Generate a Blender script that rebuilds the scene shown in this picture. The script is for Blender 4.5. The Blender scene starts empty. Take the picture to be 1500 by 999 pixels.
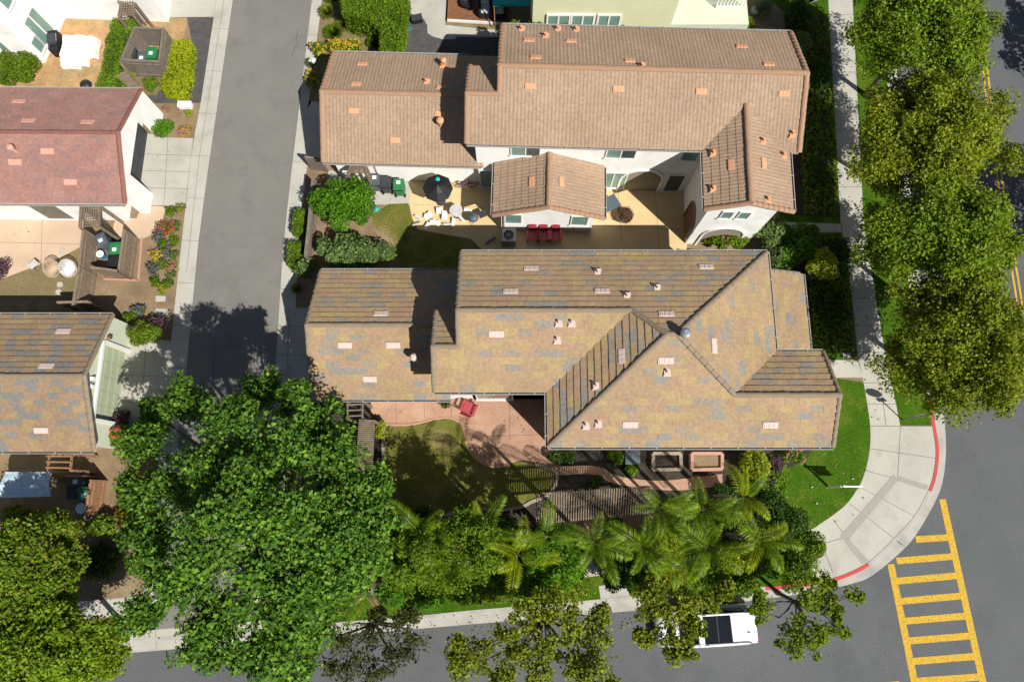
import bpy, bmesh, math, random
import numpy as np
from mathutils import Vector, Matrix

random.seed(7)
np.random.seed(7)
SC = bpy.context.scene
COL = SC.collection
PI = math.pi

# ------------------------------------------------------------------ camera, sky, sun, exposure
H, F, TILT = 36.0, 1000.0, math.radians(12.8)
cd = bpy.data.cameras.new('camera')
cam = bpy.data.objects.new('camera', cd)
COL.objects.link(cam)
cam.location = (0, 0, H)
cam.rotation_euler = (TILT, 0, 0)
cd.sensor_width = 36.0
cd.lens = 24.0
cd.clip_end = 3000
SC.camera = cam

SUN_EL, SUN_AZ = math.radians(48.5), math.radians(136)      # azimuth clockwise from +Y
w = bpy.data.worlds.new('World')
SC.world = w
w.use_nodes = True
nt = w.node_tree
bg = nt.nodes['Background']
sky = nt.nodes.new('ShaderNodeTexSky')
sky.sky_type = 'NISHITA'
sky.sun_disc = False
sky.sun_elevation = SUN_EL
sky.sun_rotation = SUN_AZ
nt.links.new(sky.outputs[0], bg.inputs[0])
bg.inputs[1].default_value = 0.05
sl = bpy.data.lights.new('sun', 'SUN')
sl.energy = 5.0
sl.angle = math.radians(0.5)
sl.color = (1.0, 0.965, 0.91)
so = bpy.data.objects.new('sun', sl)
COL.objects.link(so)
sd = Vector((math.sin(SUN_AZ) * math.cos(SUN_EL), math.cos(SUN_AZ) * math.cos(SUN_EL), math.sin(SUN_EL)))
so.rotation_euler = sd.to_track_quat('Z', 'Y').to_euler()
so.location = (60, -60, 60)
SC.view_settings.view_transform = 'Standard'
SC.view_settings.look = 'None'
SC.view_settings.gamma = 1
SC.view_settings.exposure = 0.4

# ------------------------------------------------------------------ helpers
def P(px, py, h=0.0):
    """photo pixel + true height above ground -> world point"""
    x = (px - 750) / F
    y = (499.5 - py) / F
    d = (x, y * math.cos(TILT) + math.sin(TILT), y * math.sin(TILT) - math.cos(TILT))
    s = (h - H) / d[2]
    return Vector((d[0] * s, d[1] * s, h))


def tag(o, label=None, cat=None, group=None, kind=None):
    if label: o['label'] = label
    if cat: o['category'] = cat
    if group: o['group'] = group
    if kind: o['kind'] = kind
    return o


def empty(name, loc, label, cat, group=None, rz=0.0):
    o = bpy.data.objects.new(name, None)
    COL.objects.link(o)
    o.empty_display_size = 0.2
    o.location = loc
    o.rotation_euler = (0, 0, rz)
    return tag(o, label, cat, group)


def copy_tree(o, parent=None):
    c = o.copy()
    COL.objects.link(c)
    c.parent = parent
    for ch in [k for k in o.children]:
        copy_tree(ch, c)
    return c


class MB:
    def __init__(s):
        s.v = []; s.f = []; s.uv = None

    def face(s, pts):
        n = len(s.v)
        s.v += [tuple(p) for p in pts]
        s.f.append(tuple(range(n, n + len(pts))))

    def box(s, c, d, rz=0.0, taper=1.0, rot=None):
        cx, cy, cz = c
        hx, hy, hz = d[0] / 2, d[1] / 2, d[2] / 2
        n = len(s.v)
        m = rot if rot is not None else Matrix.Rotation(rz, 3, 'Z')
        for k, (a, b, e) in enumerate([(-1, -1, -1), (1, -1, -1), (1, 1, -1), (-1, 1, -1), (-1, -1, 1), (1, -1, 1), (1, 1, 1), (-1, 1, 1)]):
            t = taper if e > 0 else 1.0
            p = m @ Vector((a * hx * t, b * hy * t, e * hz))
            s.v.append((p.x + cx, p.y + cy, p.z + cz))
        for q in [(0, 3, 2, 1), (4, 5, 6, 7), (0, 1, 5, 4), (1, 2, 6, 5), (2, 3, 7, 6), (3, 0, 4, 7)]:
            s.f.append(tuple(n + i for i in q))
        return s

    def bar(s, a, b, w, h=None):
        """rectangular bar between two points"""
        a, b = Vector(a), Vector(b)
        h = h or w
        d = b - a
        L = d.length
        if L < 1e-6: return s
        q = d.to_track_quat('X', 'Z').to_matrix()
        return s.box((a + b) / 2, (L, w, h), rot=q)

    def tube(s, pts, rad, n=8, cap=True):
        pts = [Vector(p) for p in pts]
        if not hasattr(rad, '__len__'): rad = [rad] * len(pts)
        base = len(s.v)
        for i, p in enumerate(pts):
            d = (pts[min(i + 1, len(pts) - 1)] - pts[max(i - 1, 0)])
            d = d.normalized() if d.length > 1e-9 else Vector((0, 0, 1))
            x = d.orthogonal().normalized() if abs(d.z) < 0.99 else Vector((1, 0, 0))
            x = (x - d * x.dot(d)).normalized()
            y = d.cross(x)
            for k in range(n):
                a = 2 * PI * k / n
                q = p + (x * math.cos(a) + y * math.sin(a)) * rad[i]
                s.v.append(tuple(q))
        for i in range(len(pts) - 1):
            for k in range(n):
                a = base + i * n + k
                b = base + i * n + (k + 1) % n
                s.f.append((a, b, b + n, a + n))
        if cap:
            s.f.append(tuple(base + k for k in range(n))[::-1])
            s.f.append(tuple(base + (len(pts) - 1) * n + k for k in range(n)))
        return s

    def lathe(s, c, prof, n=20):
        base = len(s.v)
        for r, z in prof:
            for k in range(n):
                a = 2 * PI * k / n
                s.v.append((c[0] + r * math.cos(a), c[1] + r * math.sin(a), c[2] + z))
        for i in range(len(prof) - 1):
            for k in range(n):
                a = base + i * n + k
                b = base + i * n + (k + 1) % n
                s.f.append((a, b, b + n, a + n))
        s.f.append(tuple(base + k for k in range(n))[::-1])
        s.f.append(tuple(base + (len(prof) - 1) * n + k for k in range(n)))
        return s

    def prism(s, poly, z0, z1):
        """extrude plan polygon (x, y) between two heights"""
        n = len(s.v); k = len(poly)
        area = sum(poly[i][0] * poly[(i + 1) % k][1] - poly[(i + 1) % k][0] * poly[i][1] for i in range(k))
        if area < 0: poly = poly[::-1]
        s.v += [(p[0], p[1], z0) for p in poly] + [(p[0], p[1], z1) for p in poly]
        s.f.append(tuple(n + i for i in range(k))[::-1])
        s.f.append(tuple(n + k + i for i in range(k)))
        for i in range(k):
            j = (i + 1) % k
            s.f.append((n + i, n + j, n + k + j, n + k + i))
        return s

    def build(s, name, mat, parent=None, world=True, smooth=False, bevel=0):
        off = Vector((0, 0, 0))
        if parent is not None and world:
            q = parent
            while q is not None:
                off += Vector(q.location); q = q.parent
        me = bpy.data.meshes.new(name)
        me.from_pydata([(v[0] - off.x, v[1] - off.y, v[2] - off.z) for v in s.v], [], s.f)
        if s.uv is not None:
            l = me.uv_layers.new(name='UVMap')
            l.data.foreach_set('uv', np.array(s.uv, dtype=np.float32).ravel())
        me.materials.append(mat)
        if smooth:
            me.polygons.foreach_set('use_smooth', [True] * len(me.polygons))
        me.update()
        o = bpy.data.objects.new(name, me)
        COL.objects.link(o)
        o.parent = parent
        if bevel:
            b = o.modifiers.new('bevel', 'BEVEL')
            b.width = bevel; b.segments = 2; b.limit_method = 'ANGLE'
        return o


# ------------------------------------------------------------------ materials
MATS = {}
def node_mat(name):
    m = bpy.data.materials.new(name)
    m.use_nodes = True
    n = m.node_tree
    return m, n, n.nodes['Principled BSDF'], n.nodes.new, n.links.new


def M(name, c1, c2=None, scale=2.0, rough=0.85, bump=0.0, bscale=None, metal=0.0, spec=0.3, fine=0.12, fscale=40.0, stain=None, sscale=0.35):
    """noise-mottled surface"""
    m, n, p, N, L = node_mat(name)
    c2 = c2 or tuple(x * 0.78 for x in c1)
    tc = N('ShaderNodeTexCoord')
    a = N('ShaderNodeTexNoise'); a.inputs['Scale'].default_value = scale; a.inputs['Detail'].default_value = 6
    L(tc.outputs['Object'], a.inputs['Vector'])
    r = N('ShaderNodeValToRGB')
    r.color_ramp.elements[0].position = 0.32; r.color_ramp.elements[1].position = 0.68
    r.color_ramp.elements[0].color = (*c1, 1); r.color_ramp.elements[1].color = (*c2, 1)
    L(a.outputs['Fac'], r.inputs[0])
    out = r.outputs[0]
    if stain:
        s = N('ShaderNodeTexNoise'); s.inputs['Scale'].default_value = sscale; s.inputs['Detail'].default_value = 8; s.inputs['Roughness'].default_value = 0.65
        L(tc.outputs['Object'], s.inputs['Vector'])
        sr = N('ShaderNodeValToRGB'); sr.color_ramp.elements[0].position = 0.5; sr.color_ramp.elements[1].position = 0.68
        L(s.outputs['Fac'], sr.inputs[0])
        mx = N('ShaderNodeMixRGB'); mx.inputs[2].default_value = (*stain, 1)
        L(sr.outputs[0], mx.inputs[0]); L(out, mx.inputs[1]); out = mx.outputs[0]
    if fine:
        b = N('ShaderNodeTexNoise'); b.inputs['Scale'].default_value = fscale; b.inputs['Detail'].default_value = 3
        L(tc.outputs['Object'], b.inputs['Vector'])
        mr = N('ShaderNodeMapRange'); mr.inputs[1].default_value = 0.3; mr.inputs[2].default_value = 0.7
        mr.inputs[3].default_value = 1 - fine; mr.inputs[4].default_value = 1 + fine
        L(b.outputs['Fac'], mr.inputs[0])
        hs = N('ShaderNodeHueSaturation')
        L(mr.outputs[0], hs.inputs['Value']); L(out, hs.inputs['Color']); out = hs.outputs[0]
    L(out, p.inputs['Base Color'])
    p.inputs['Roughness'].default_value = rough
    p.inputs['Metallic'].default_value = metal
    p.inputs['Specular IOR Level'].default_value = spec
    if bump:
        g = N('ShaderNodeTexNoise'); g.inputs['Scale'].default_value = bscale or fscale; g.inputs['Detail'].default_value = 4
        L(tc.outputs['Object'], g.inputs['Vector'])
        bp = N('ShaderNodeBump'); bp.inputs['Strength'].default_value = 1.0; bp.inputs['Distance'].default_value = bump
        L(g.outputs['Fac'], bp.inputs['Height']); L(bp.outputs[0], p.inputs['Normal'])
    MATS[name] = m
    return m


def tile_mat(name, cols, cw, ch, patch=0.35, rough=0.8, tint=(1, 1, 1)):
    """roof tiles: one colour per tile block from a palette, UV in metres"""
    m, n, p, N, L = node_mat(name)
    uv = N('ShaderNodeUVMap')
    sx = N('ShaderNodeSeparateXYZ'); L(uv.outputs[0], sx.inputs[0])
    def fl(out, s, off=0.0):
        a = N('ShaderNodeMath'); a.operation = 'MULTIPLY_ADD'; a.inputs[1].default_value = 1.0 / s; a.inputs[2].default_value = off
        L(out, a.inputs[0])
        b = N('ShaderNodeMath'); b.operation = 'FLOOR'; L(a.outputs[0], b.inputs[0])
        return b.outputs[0]
    fy = fl(sx.outputs[1], ch, 0.001)
    # shift alternate courses so that the blocks do not line up
    sh = N('ShaderNodeMath'); sh.operation = 'MULTIPLY_ADD'; sh.inputs[1].default_value = 0.0
    L(fy, sh.inputs[0]); L(sx.outputs[0], sh.inputs[2])
    fx = fl(sh.outputs[0], cw)
    cb = N('ShaderNodeCombineXYZ'); L(fx, cb.inputs[0]); L(fy, cb.inputs[1])
    wn = N('ShaderNodeTexWhiteNoise'); wn.noise_dimensions = '2D'; L(cb.outputs[0], wn.inputs[0])
    ns = N('ShaderNodeTexNoise'); ns.inputs['Scale'].default_value = 0.33; ns.inputs['Detail'].default_value = 3
    L(cb.outputs[0], ns.inputs['Vector'])
    mx = N('ShaderNodeMath'); mx.operation = 'MULTIPLY_ADD'; mx.inputs[1].default_value = 0.86
    L(wn.outputs[0], mx.inputs[0])
    m2 = N('ShaderNodeMath'); m2.operation = 'MULTIPLY_ADD'; m2.inputs[1].default_value = patch; m2.inputs[2].default_value = 0.07 - patch / 2
    L(ns.outputs[0], m2.inputs[0]); L(m2.outputs[0], mx.inputs[2])
    r = N('ShaderNodeValToRGB'); r.color_ramp.interpolation = 'CONSTANT'
    e = r.color_ramp.elements
    while len(e) < len(cols): e.new(0.5)
    acc = 0
    tot = sum(c[1] for c in cols)
    for i, (c, wgt) in enumerate(cols):
        e[i].position = acc / tot; e[i].color = (*[x * t for x, t in zip(c, tint)], 1); acc += wgt
    L(mx.outputs[0], r.inputs[0])
    # small weathering noise
    tc = N('ShaderNodeTexCoord')
    b = N('ShaderNodeTexNoise'); b.inputs['Scale'].default_value = 7; b.inputs['Detail'].default_value = 6
    L(tc.outputs['Object'], b.inputs['Vector'])
    mr = N('ShaderNodeMapRange'); mr.inputs[1].default_value = 0.3; mr.inputs[2].default_value = 0.7; mr.inputs[3].default_value = 0.84; mr.inputs[4].default_value = 1.14
    L(b.outputs['Fac'], mr.inputs[0])
    hs = N('ShaderNodeHueSaturation'); L(mr.outputs[0], hs.inputs['Value']); L(r.outputs[0], hs.inputs['Color'])
    b2 = N('ShaderNodeTexNoise'); b2.inputs['Scale'].default_value = 0.5; b2.inputs['Detail'].default_value = 5
    L(tc.outputs['Object'], b2.inputs['Vector'])
    mr2 = N('ShaderNodeMapRange'); mr2.inputs[1].default_value = 0.3; mr2.inputs[2].default_value = 0.7; mr2.inputs[3].default_value = 0.9; mr2.inputs[4].default_value = 1.08
    L(b2.outputs['Fac'], mr2.inputs[0])
    hs2 = N('ShaderNodeHueSaturation'); L(mr2.outputs[0], hs2.inputs['Value']); L(hs.outputs[0], hs2.inputs['Color'])
    L(hs2.outputs[0], p.inputs['Base Color'])
    p.inputs['Roughness'].default_value = rough
    p.inputs['Specular IOR Level'].default_value = 0.25
    return m


def leaf_mat(name, cols, trans=0.3, rough=0.6):
    """foliage: every leaf takes its own colour from a palette"""
    m, n, p, N, L = node_mat(name)
    g = N('ShaderNodeNewGeometry')
    r = N('ShaderNodeValToRGB')
    e = r.color_ramp.elements
    while len(e) < len(cols): e.new(0.5)
    for i, c in enumerate(cols):
        e[i].position = i / max(1, len(cols) - 1); e[i].color = (*c, 1)
    L(g.outputs['Random Per Island'], r.inputs[0])
    tc = N('ShaderNodeTexCoord')
    b = N('ShaderNodeTexNoise'); b.inputs['Scale'].default_value = 0.9; b.inputs['Detail'].default_value = 2
    L(tc.outputs['Object'], b.inputs['Vector'])
    mr = N('ShaderNodeMapRange'); mr.inputs[1].default_value = 0.35; mr.inputs[2].default_value = 0.65; mr.inputs[3].default_value = 0.8; mr.inputs[4].default_value = 1.2
    L(b.outputs['Fac'], mr.inputs[0])
    hs = N('ShaderNodeHueSaturation'); L(mr.outputs[0], hs.inputs['Value']); L(r.outputs[0], hs.inputs['Color'])
    L(hs.outputs[0], p.inputs['Base Color'])
    p.inputs['Roughness'].default_value = rough
    p.inputs['Specular IOR Level'].default_value = 0.22
    t = N('ShaderNodeBsdfTranslucent')
    h2 = N('ShaderNodeHueSaturation'); h2.inputs['Hue'].default_value = 0.48; h2.inputs['Saturation'].default_value = 1.1; h2.inputs['Value'].default_value = 1.3
    L(hs.outputs[0], h2.inputs['Color']); L(h2.outputs[0], t.inputs[0])
    mx = N('ShaderNodeMixShader'); mx.inputs[0].default_value = trans
    L(p.outputs[0], mx.inputs[1]); L(t.outputs[0], mx.inputs[2])
    L(mx.outputs[0], n.nodes['Material Output'].inputs[0])
    return m


def glass_mat(name, col, rough=0.06):
    m, n, p, N, L = node_mat(name)
    tc = N('ShaderNodeTexCoord')
    b = N('ShaderNodeTexNoise'); b.inputs['Scale'].default_value = 1.3
    L(tc.outputs['Object'], b.inputs['Vector'])
    r = N('ShaderNodeValToRGB')
    r.color_ramp.elements[0].color = (*[x * .75 for x in col], 1); r.color_ramp.elements[1].color = (*[x * 1.25 for x in col], 1)
    L(b.outputs['Fac'], r.inputs[0]); L(r.outputs[0], p.inputs['Base Color'])
    p.inputs['Roughness'].default_value = rough
    p.inputs['Specular IOR Level'].default_value = 0.8
    return m


m_ground = M('far_ground', (0.13, 0.13, 0.07), (0.09, 0.10, 0.05), 0.2)
m_asph = M('street_asphalt', (0.104, 0.108, 0.109), (0.092, 0.096, 0.098), 0.35, fine=0.3, fscale=20, bump=0.004, stain=(0.080, 0.083, 0.086), sscale=0.3)
m_lane = M('lane_asphalt', (0.182, 0.174, 0.154), (0.165, 0.158, 0.141), 0.5, fine=0.16, fscale=30, bump=0.004, stain=(0.148, 0.142, 0.127), sscale=0.55)
m_conc = M('sidewalk_concrete', (0.425, 0.405, 0.345), (0.375, 0.357, 0.305), 0.6, fine=0.08, fscale=25, stain=(0.33, 0.312, 0.262), sscale=0.7)
m_gutter = M('gutter_concrete', (0.40, 0.385, 0.335), (0.34, 0.325, 0.285), 1.2, fine=0.08, fscale=25, stain=(0.29, 0.28, 0.25), sscale=0.6)
m_conc_d = M('worn_concrete', (0.30, 0.285, 0.25), (0.25, 0.24, 0.21), 1.5)
m_joint = M('joint_dark', (0.10, 0.095, 0.08), None, 3)
m_ramp = M('grooved_concrete', (0.31, 0.293, 0.25), (0.28, 0.265, 0.225), 5)
m_soil = M('bare_soil', (0.235, 0.165, 0.095), (0.17, 0.115, 0.065), 1.1, fine=0.2, fscale=18, bump=0.02, bscale=9, stain=(0.25, 0.19, 0.11), sscale=0.6)
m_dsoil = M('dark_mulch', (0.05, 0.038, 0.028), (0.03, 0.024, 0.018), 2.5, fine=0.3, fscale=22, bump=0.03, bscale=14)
m_mulch = M('dry_orange_mulch', (0.46, 0.27, 0.12), (0.30, 0.19, 0.09), 1.7, fine=0.25, fscale=16, bump=0.02, bscale=9, stain=(0.24, 0.22, 0.11), sscale=0.8)
m_gravel = M('dark_gravel', (0.085, 0.08, 0.075), (0.06, 0.057, 0.055), 3, fine=0.45, fscale=18, bump=0.02, bscale=16)
m_lawn = M('lawn_green', (0.055, 0.125, 0.006), (0.038, 0.090, 0.005), 1.0, spec=0.05, fine=0.4, fscale=16, bump=0.05, bscale=26, stain=(0.10, 0.135, 0.015), sscale=0.9)
m_lawn_dry = M('lawn_dry', (0.17, 0.155, 0.035), (0.10, 0.12, 0.02), 0.9, spec=0.05, fine=0.4, fscale=16, bump=0.05, bscale=26, stain=(0.24, 0.19, 0.075), sscale=0.6)
m_lawn_olive = M('olive_dry_grass', (0.20, 0.155, 0.075), (0.16, 0.13, 0.055), 0.9, fine=0.25, fscale=16, bump=0.03, bscale=20)
m_pink = M('stamped_pink_concrete', (0.40, 0.235, 0.155), (0.33, 0.19, 0.125), 1.3, fine=0.12, fscale=10, stain=(0.43, 0.28, 0.185), sscale=0.9)
m_tan = M('tan_patio_concrete', (0.62, 0.46, 0.24), (0.55, 0.40, 0.20), 0.9, fine=0.08, fscale=14)
m_peach = M('peach_patio_concrete', (0.53, 0.39, 0.27), (0.47, 0.34, 0.235), 0.8, fine=0.06)
m_yellow = M('yellow_road_paint', (0.58, 0.36, 0.025), (0.50, 0.305, 0.025), 4, fine=0.2, fscale=26, stain=(0.22, 0.165, 0.07), sscale=9)
m_red = M('red_kerb_paint', (0.50, 0.07, 0.065), (0.42, 0.06, 0.055), 4, fine=0.12)
m_white = M('white_stucco', (0.87, 0.86, 0.82), (0.82, 0.81, 0.765), 0.8, stain=(0.74, 0.72, 0.66), sscale=0.9, fine=0.04, bump=0.004, bscale=30)
m_cream = M('cream_stucco', (0.62, 0.62, 0.40), (0.58, 0.58, 0.37), 1.5, fine=0.04, bump=0.004, bscale=30)
m_sage = M('sage_paint', (0.37, 0.41, 0.27), (0.34, 0.38, 0.25), 2, fine=0.04)
m_sage_pale = M('pale_sage_stucco', (0.56, 0.59, 0.45), (0.53, 0.56, 0.42), 2, fine=0.04)
m_trim = M('white_trim_paint', (0.74, 0.73, 0.69), (0.70, 0.69, 0.65), 2, rough=0.6, fine=0.03)
m_trim_tan = M('tan_trim_paint', (0.40, 0.33, 0.25), (0.35, 0.29, 0.22), 2, rough=0.7, fine=0.05)
m_gut = M('gutter_metal', (0.36, 0.35, 0.33), (0.31, 0.305, 0.29), 3, rough=0.5, fine=0.04)
m_gut_in = M('gutter_dark_inside', (0.06, 0.055, 0.05), None, 5)
m_wood = M('weathered_wood', (0.20, 0.165, 0.13), (0.14, 0.115, 0.09), 4, fine=0.2, fscale=12)
m_wood_g = M('grey_brown_wood', (0.23, 0.175, 0.12), (0.175, 0.132, 0.092), 5, fine=0.2, fscale=12)
m_wood_r = M('reddish_wood', (0.32, 0.17, 0.09), (0.25, 0.13, 0.065), 4, fine=0.15, fscale=12)
m_deck = M('brown_deck_boards', (0.22, 0.10, 0.045), (0.16, 0.07, 0.03), 3, fine=0.2, fscale=10)
m_bark = M('tree_bark', (0.16, 0.125, 0.095), (0.09, 0.07, 0.055), 6, fine=0.2, fscale=18, bump=0.02, bscale=18)
m_glass = glass_mat('teal_window_glass', (0.16, 0.27, 0.23))
m_glass_d = glass_mat('dark_window_glass', (0.05, 0.07, 0.065))
m_glass_car = glass_mat('black_car_glass', (0.006, 0.008, 0.010), 0.03)
m_black = M('black_plastic', (0.018, 0.018, 0.02), None, 4, rough=0.5)
m_dark = M('dark_grey_plastic', (0.045, 0.05, 0.055), None, 4, rough=0.5)
m_bluegrey = M('blue_grey_plastic', (0.085, 0.11, 0.13), None, 4, rough=0.5)
m_green = M('green_bin_plastic', (0.03, 0.19, 0.065), None, 4, rough=0.5)
m_redp = M('red_chair_plastic', (0.40, 0.055, 0.07), None, 4, rough=0.5)
m_teal = M('teal_fabric', (0.02, 0.42, 0.38), (0.02, 0.36, 0.33), 3, rough=0.7)
m_metal = M('grey_metal', (0.42, 0.43, 0.43), None, 4, rough=0.4, metal=0.6)
m_galv = M('grey_pole_metal', (0.22, 0.25, 0.26), None, 4, rough=0.5, metal=0.4)
m_wplast = M('white_plastic', (0.78, 0.78, 0.77), (0.72, 0.72, 0.72), 3, rough=0.5, fine=0.03)
m_grey = M('pale_grey_table', (0.52, 0.52, 0.50), None, 3, rough=0.5)
m_blue = M('blue_paint', (0.03, 0.17, 0.33), None, 4, rough=0.5)
m_purple = M('purple_paint', (0.20, 0.05, 0.28), None, 4, rough=0.4)
m_terra = M('brown_wicker', (0.14, 0.075, 0.045), (0.09, 0.05, 0.03), 12, rough=0.8)
m_stone = M('pale_planter_stone', (0.33, 0.27, 0.20), (0.27, 0.22, 0.16), 3)
m_brick = M('pink_brick_edging', (0.45, 0.25, 0.18), (0.38, 0.21, 0.15), 9)
m_vent_o = M('orange_clay_vent', (0.62, 0.33, 0.18), (0.52, 0.27, 0.15), 6, fine=0.08)
m_vent_p = M('pale_pink_vent', (0.56, 0.44, 0.39), (0.50, 0.39, 0.345), 6, fine=0.08)
m_vent_r = M('salmon_vent', (0.56, 0.31, 0.23), (0.50, 0.27, 0.20), 6, fine=0.08)
m_carp = M('white_car_paint', (0.78, 0.79, 0.80), (0.77, 0.78, 0.79), 2, rough=0.18, spec=0.6, fine=0)
m_tyre = M('tyre_rubber', (0.015, 0.015, 0.015), None, 5)
m_tarp = M('white_tarp', (0.74, 0.72, 0.66), (0.68, 0.66, 0.60), 3, rough=0.7)
m_sil = M('silver_tarp', (0.55, 0.62, 0.66), (0.22, 0.40, 0.52), 1.2, rough=0.35, stain=(0.75, 0.77, 0.78), sscale=1.2)

PAL_FLAT = [((0.222, 0.205, 0.175), 11), ((0.305, 0.208, 0.122), 18), ((0.328, 0.238, 0.115), 17), ((0.312, 0.207, 0.130), 18), ((0.305, 0.218, 0.122), 17), ((0.248, 0.207, 0.155), 12), ((0.335, 0.230, 0.128), 8)]
PAL_GREEN = [((0.18, 0.17, 0.15), 20), ((0.255, 0.178, 0.105), 20), ((0.28, 0.20, 0.10), 14), ((0.26, 0.175, 0.11), 20), ((0.19, 0.172, 0.145), 22)]
PAL_BEIGE = [((0.315, 0.220, 0.146), 30), ((0.325, 0.227, 0.151), 30), ((0.305, 0.213, 0.142), 30), ((0.302, 0.214, 0.146), 10)]
PAL_RED = [((0.29, 0.155, 0.125), 25), ((0.31, 0.165, 0.134), 28), ((0.285, 0.16, 0.132), 22), ((0.255, 0.152, 0.132), 15), ((0.32, 0.175, 0.142), 10)]
mt_flat = tile_mat('mottled_flat_tile', PAL_FLAT, 0.62, 0.33, patch=0.25)
mt_green = tile_mat('mottled_brown_tile', PAL_GREEN, 0.56, 0.33, patch=0.6)
mt_beige = tile_mat('tan_barrel_tile', PAL_BEIGE, 0.2, 0.4)
mt_red = tile_mat('red_flat_tile', PAL_RED, 0.56, 0.33, patch=0.55)
mc_flat = M('brown_ridge_tile', (0.245, 0.185, 0.12), (0.205, 0.165, 0.12), 3, fine=0.1)
mc_beige = M('tan_ridge_tile', (0.34, 0.205, 0.125), (0.31, 0.19, 0.117), 3, fine=0.1)
mc_red = M('dark_red_ridge_tile', (0.24, 0.10, 0.075), (0.20, 0.085, 0.065), 3, fine=0.1)

lf_big = leaf_mat('broad_leaves', [(0.030, 0.085, 0.010), (0.060, 0.148, 0.012), (0.100, 0.215, 0.016), (0.20, 0.32, 0.035)])
lf_street = leaf_mat('street_tree_leaves', [(0.080, 0.145, 0.005), (0.125, 0.205, 0.007), (0.170, 0.255, 0.009), (0.23, 0.30, 0.014)])
lf_sparse = leaf_mat('thin_crown_leaves', [(0.095, 0.130, 0.007), (0.140, 0.185, 0.008), (0.190, 0.240, 0.010), (0.27, 0.28, 0.02)])
lf_street_b = leaf_mat('yellowing_street_tree_leaves', [(0.095, 0.140, 0.005), (0.150, 0.205, 0.007), (0.20, 0.25, 0.009), (0.27, 0.28, 0.014)])
lf_yellow = leaf_mat('yellow_green_leaves', [(0.14, 0.20, 0.006), (0.23, 0.28, 0.008), (0.30, 0.33, 0.010)])
lf_hedge = leaf_mat('hedge_leaves', [(0.060, 0.120, 0.003), (0.105, 0.185, 0.005), (0.155, 0.245, 0.008)])
lf_lime = leaf_mat('lime_hedge_leaves', [(0.20, 0.25, 0.004), (0.28, 0.32, 0.006), (0.33, 0.37, 0.010)])
lf_bright = leaf_mat('bright_shrub_leaves', [(0.045, 0.135, 0.004), (0.080, 0.205, 0.005), (0.115, 0.260, 0.008)])
lf_grey = leaf_mat('grey_green_leaves', [(0.075, 0.125, 0.030), (0.120, 0.190, 0.048), (0.17, 0.25, 0.07)])
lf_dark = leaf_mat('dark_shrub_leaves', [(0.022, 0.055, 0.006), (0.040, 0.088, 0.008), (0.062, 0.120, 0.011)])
lf_auburn = leaf_mat('bronze_leaves', [(0.060, 0.125, 0.006), (0.09, 0.17, 0.008), (0.13, 0.22, 0.01), (0.17, 0.23, 0.012), (0.20, 0.19, 0.02)])
lf_palm = leaf_mat('palm_leaflets', [(0.075, 0.150, 0.007), (0.135, 0.225, 0.009), (0.205, 0.295, 0.012)], trans=0.25, rough=0.4)
lf_palm_y = leaf_mat('yellow_palm_leaflets', [(0.17, 0.26, 0.006), (0.26, 0.34, 0.008), (0.34, 0.39, 0.012)], trans=0.25, rough=0.4)
lf_dead = leaf_mat('dry_palm_leaflets', [(0.22, 0.15, 0.07), (0.33, 0.23, 0.12), (0.15, 0.15, 0.04)], trans=0.2)
lf_grass = leaf_mat('ornamental_grass', [(0.12, 0.17, 0.012), (0.20, 0.24, 0.03), (0.30, 0.27, 0.08)], trans=0.25)
fl_mats = {
    'red': leaf_mat('red_flowers', [(0.36, 0.05, 0.04), (0.40, 0.09, 0.06)], .2),
    'purple': leaf_mat('purple_flowers', [(0.09, 0.06, 0.14), (0.15, 0.10, 0.21)], .2),
    'yellow': leaf_mat('yellow_flowers', [(0.42, 0.28, 0.02), (0.50, 0.35, 0.03)], .2),
    'pink': leaf_mat('pink_flowers', [(0.45, 0.12, 0.17), (0.40, 0.16, 0.12)], .2),
    'mauve': leaf_mat('mauve_leaves', [(0.06, 0.03, 0.04), (0.13, 0.07, 0.09)], .2),
}

# ------------------------------------------------------------------ ground surfaces
ZL = 0.10                               # level of the house plots above the street


def spline(pts, n=6):
    out = []
    for i in range(len(pts) - 1):
        p0 = pts[max(i - 1, 0)]; p1 = pts[i]; p2 = pts[i + 1]; p3 = pts[min(i + 2, len(pts) - 1)]
        for k in range(n):
            t = k / n
            out.append(tuple(0.5 * (2 * p1[j] + (p2[j] - p0[j]) * t + (2 * p0[j] - 5 * p1[j] + 4 * p2[j] - p3[j]) * t * t + (3 * p1[j] - p0[j] - 3 * p2[j] + p3[j]) * t ** 3) for j in (0, 1)))
    out.append(tuple(pts[-1]))
    return out


def sheet(name, pts, lvl, mat, z=None):
    """flat ground surface from an outline; lvl = stacking order (4 mm each)"""
    z = ZL + 0.004 * lvl if z is None else z
    mb = MB()
    poly = [P(x, y, z) for x, y in pts]
    area = sum(poly[i].x * poly[(i + 1) % len(poly)].y - poly[(i + 1) % len(poly)].x * poly[i].y for i in range(len(poly)))
    if area < 0: poly = poly[::-1]
    mb.face(poly)
    return tag(mb.build(name, mat), kind='structure')


def lines(name, segs, lvl, mat, width=0.02, z=None):
    z = ZL + 0.004 * lvl if z is None else z
    mb = MB()
    for a, b in segs:
        a = P(*a, z); b = P(*b, z)
        d = (b - a).normalized() * width / 2
        n = Vector((-d.y, d.x, 0))
        mb.face([a - n, b - n, b + n, a + n])
    return tag(mb.build(name, mat), kind='structure')


mb = MB(); mb.face([(-700, -700, -0.05), (700, -700, -0.05), (700, 700, -0.05), (-700, 700, -0.05)])
tag(mb.build('ground', m_ground), kind='structure')

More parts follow.
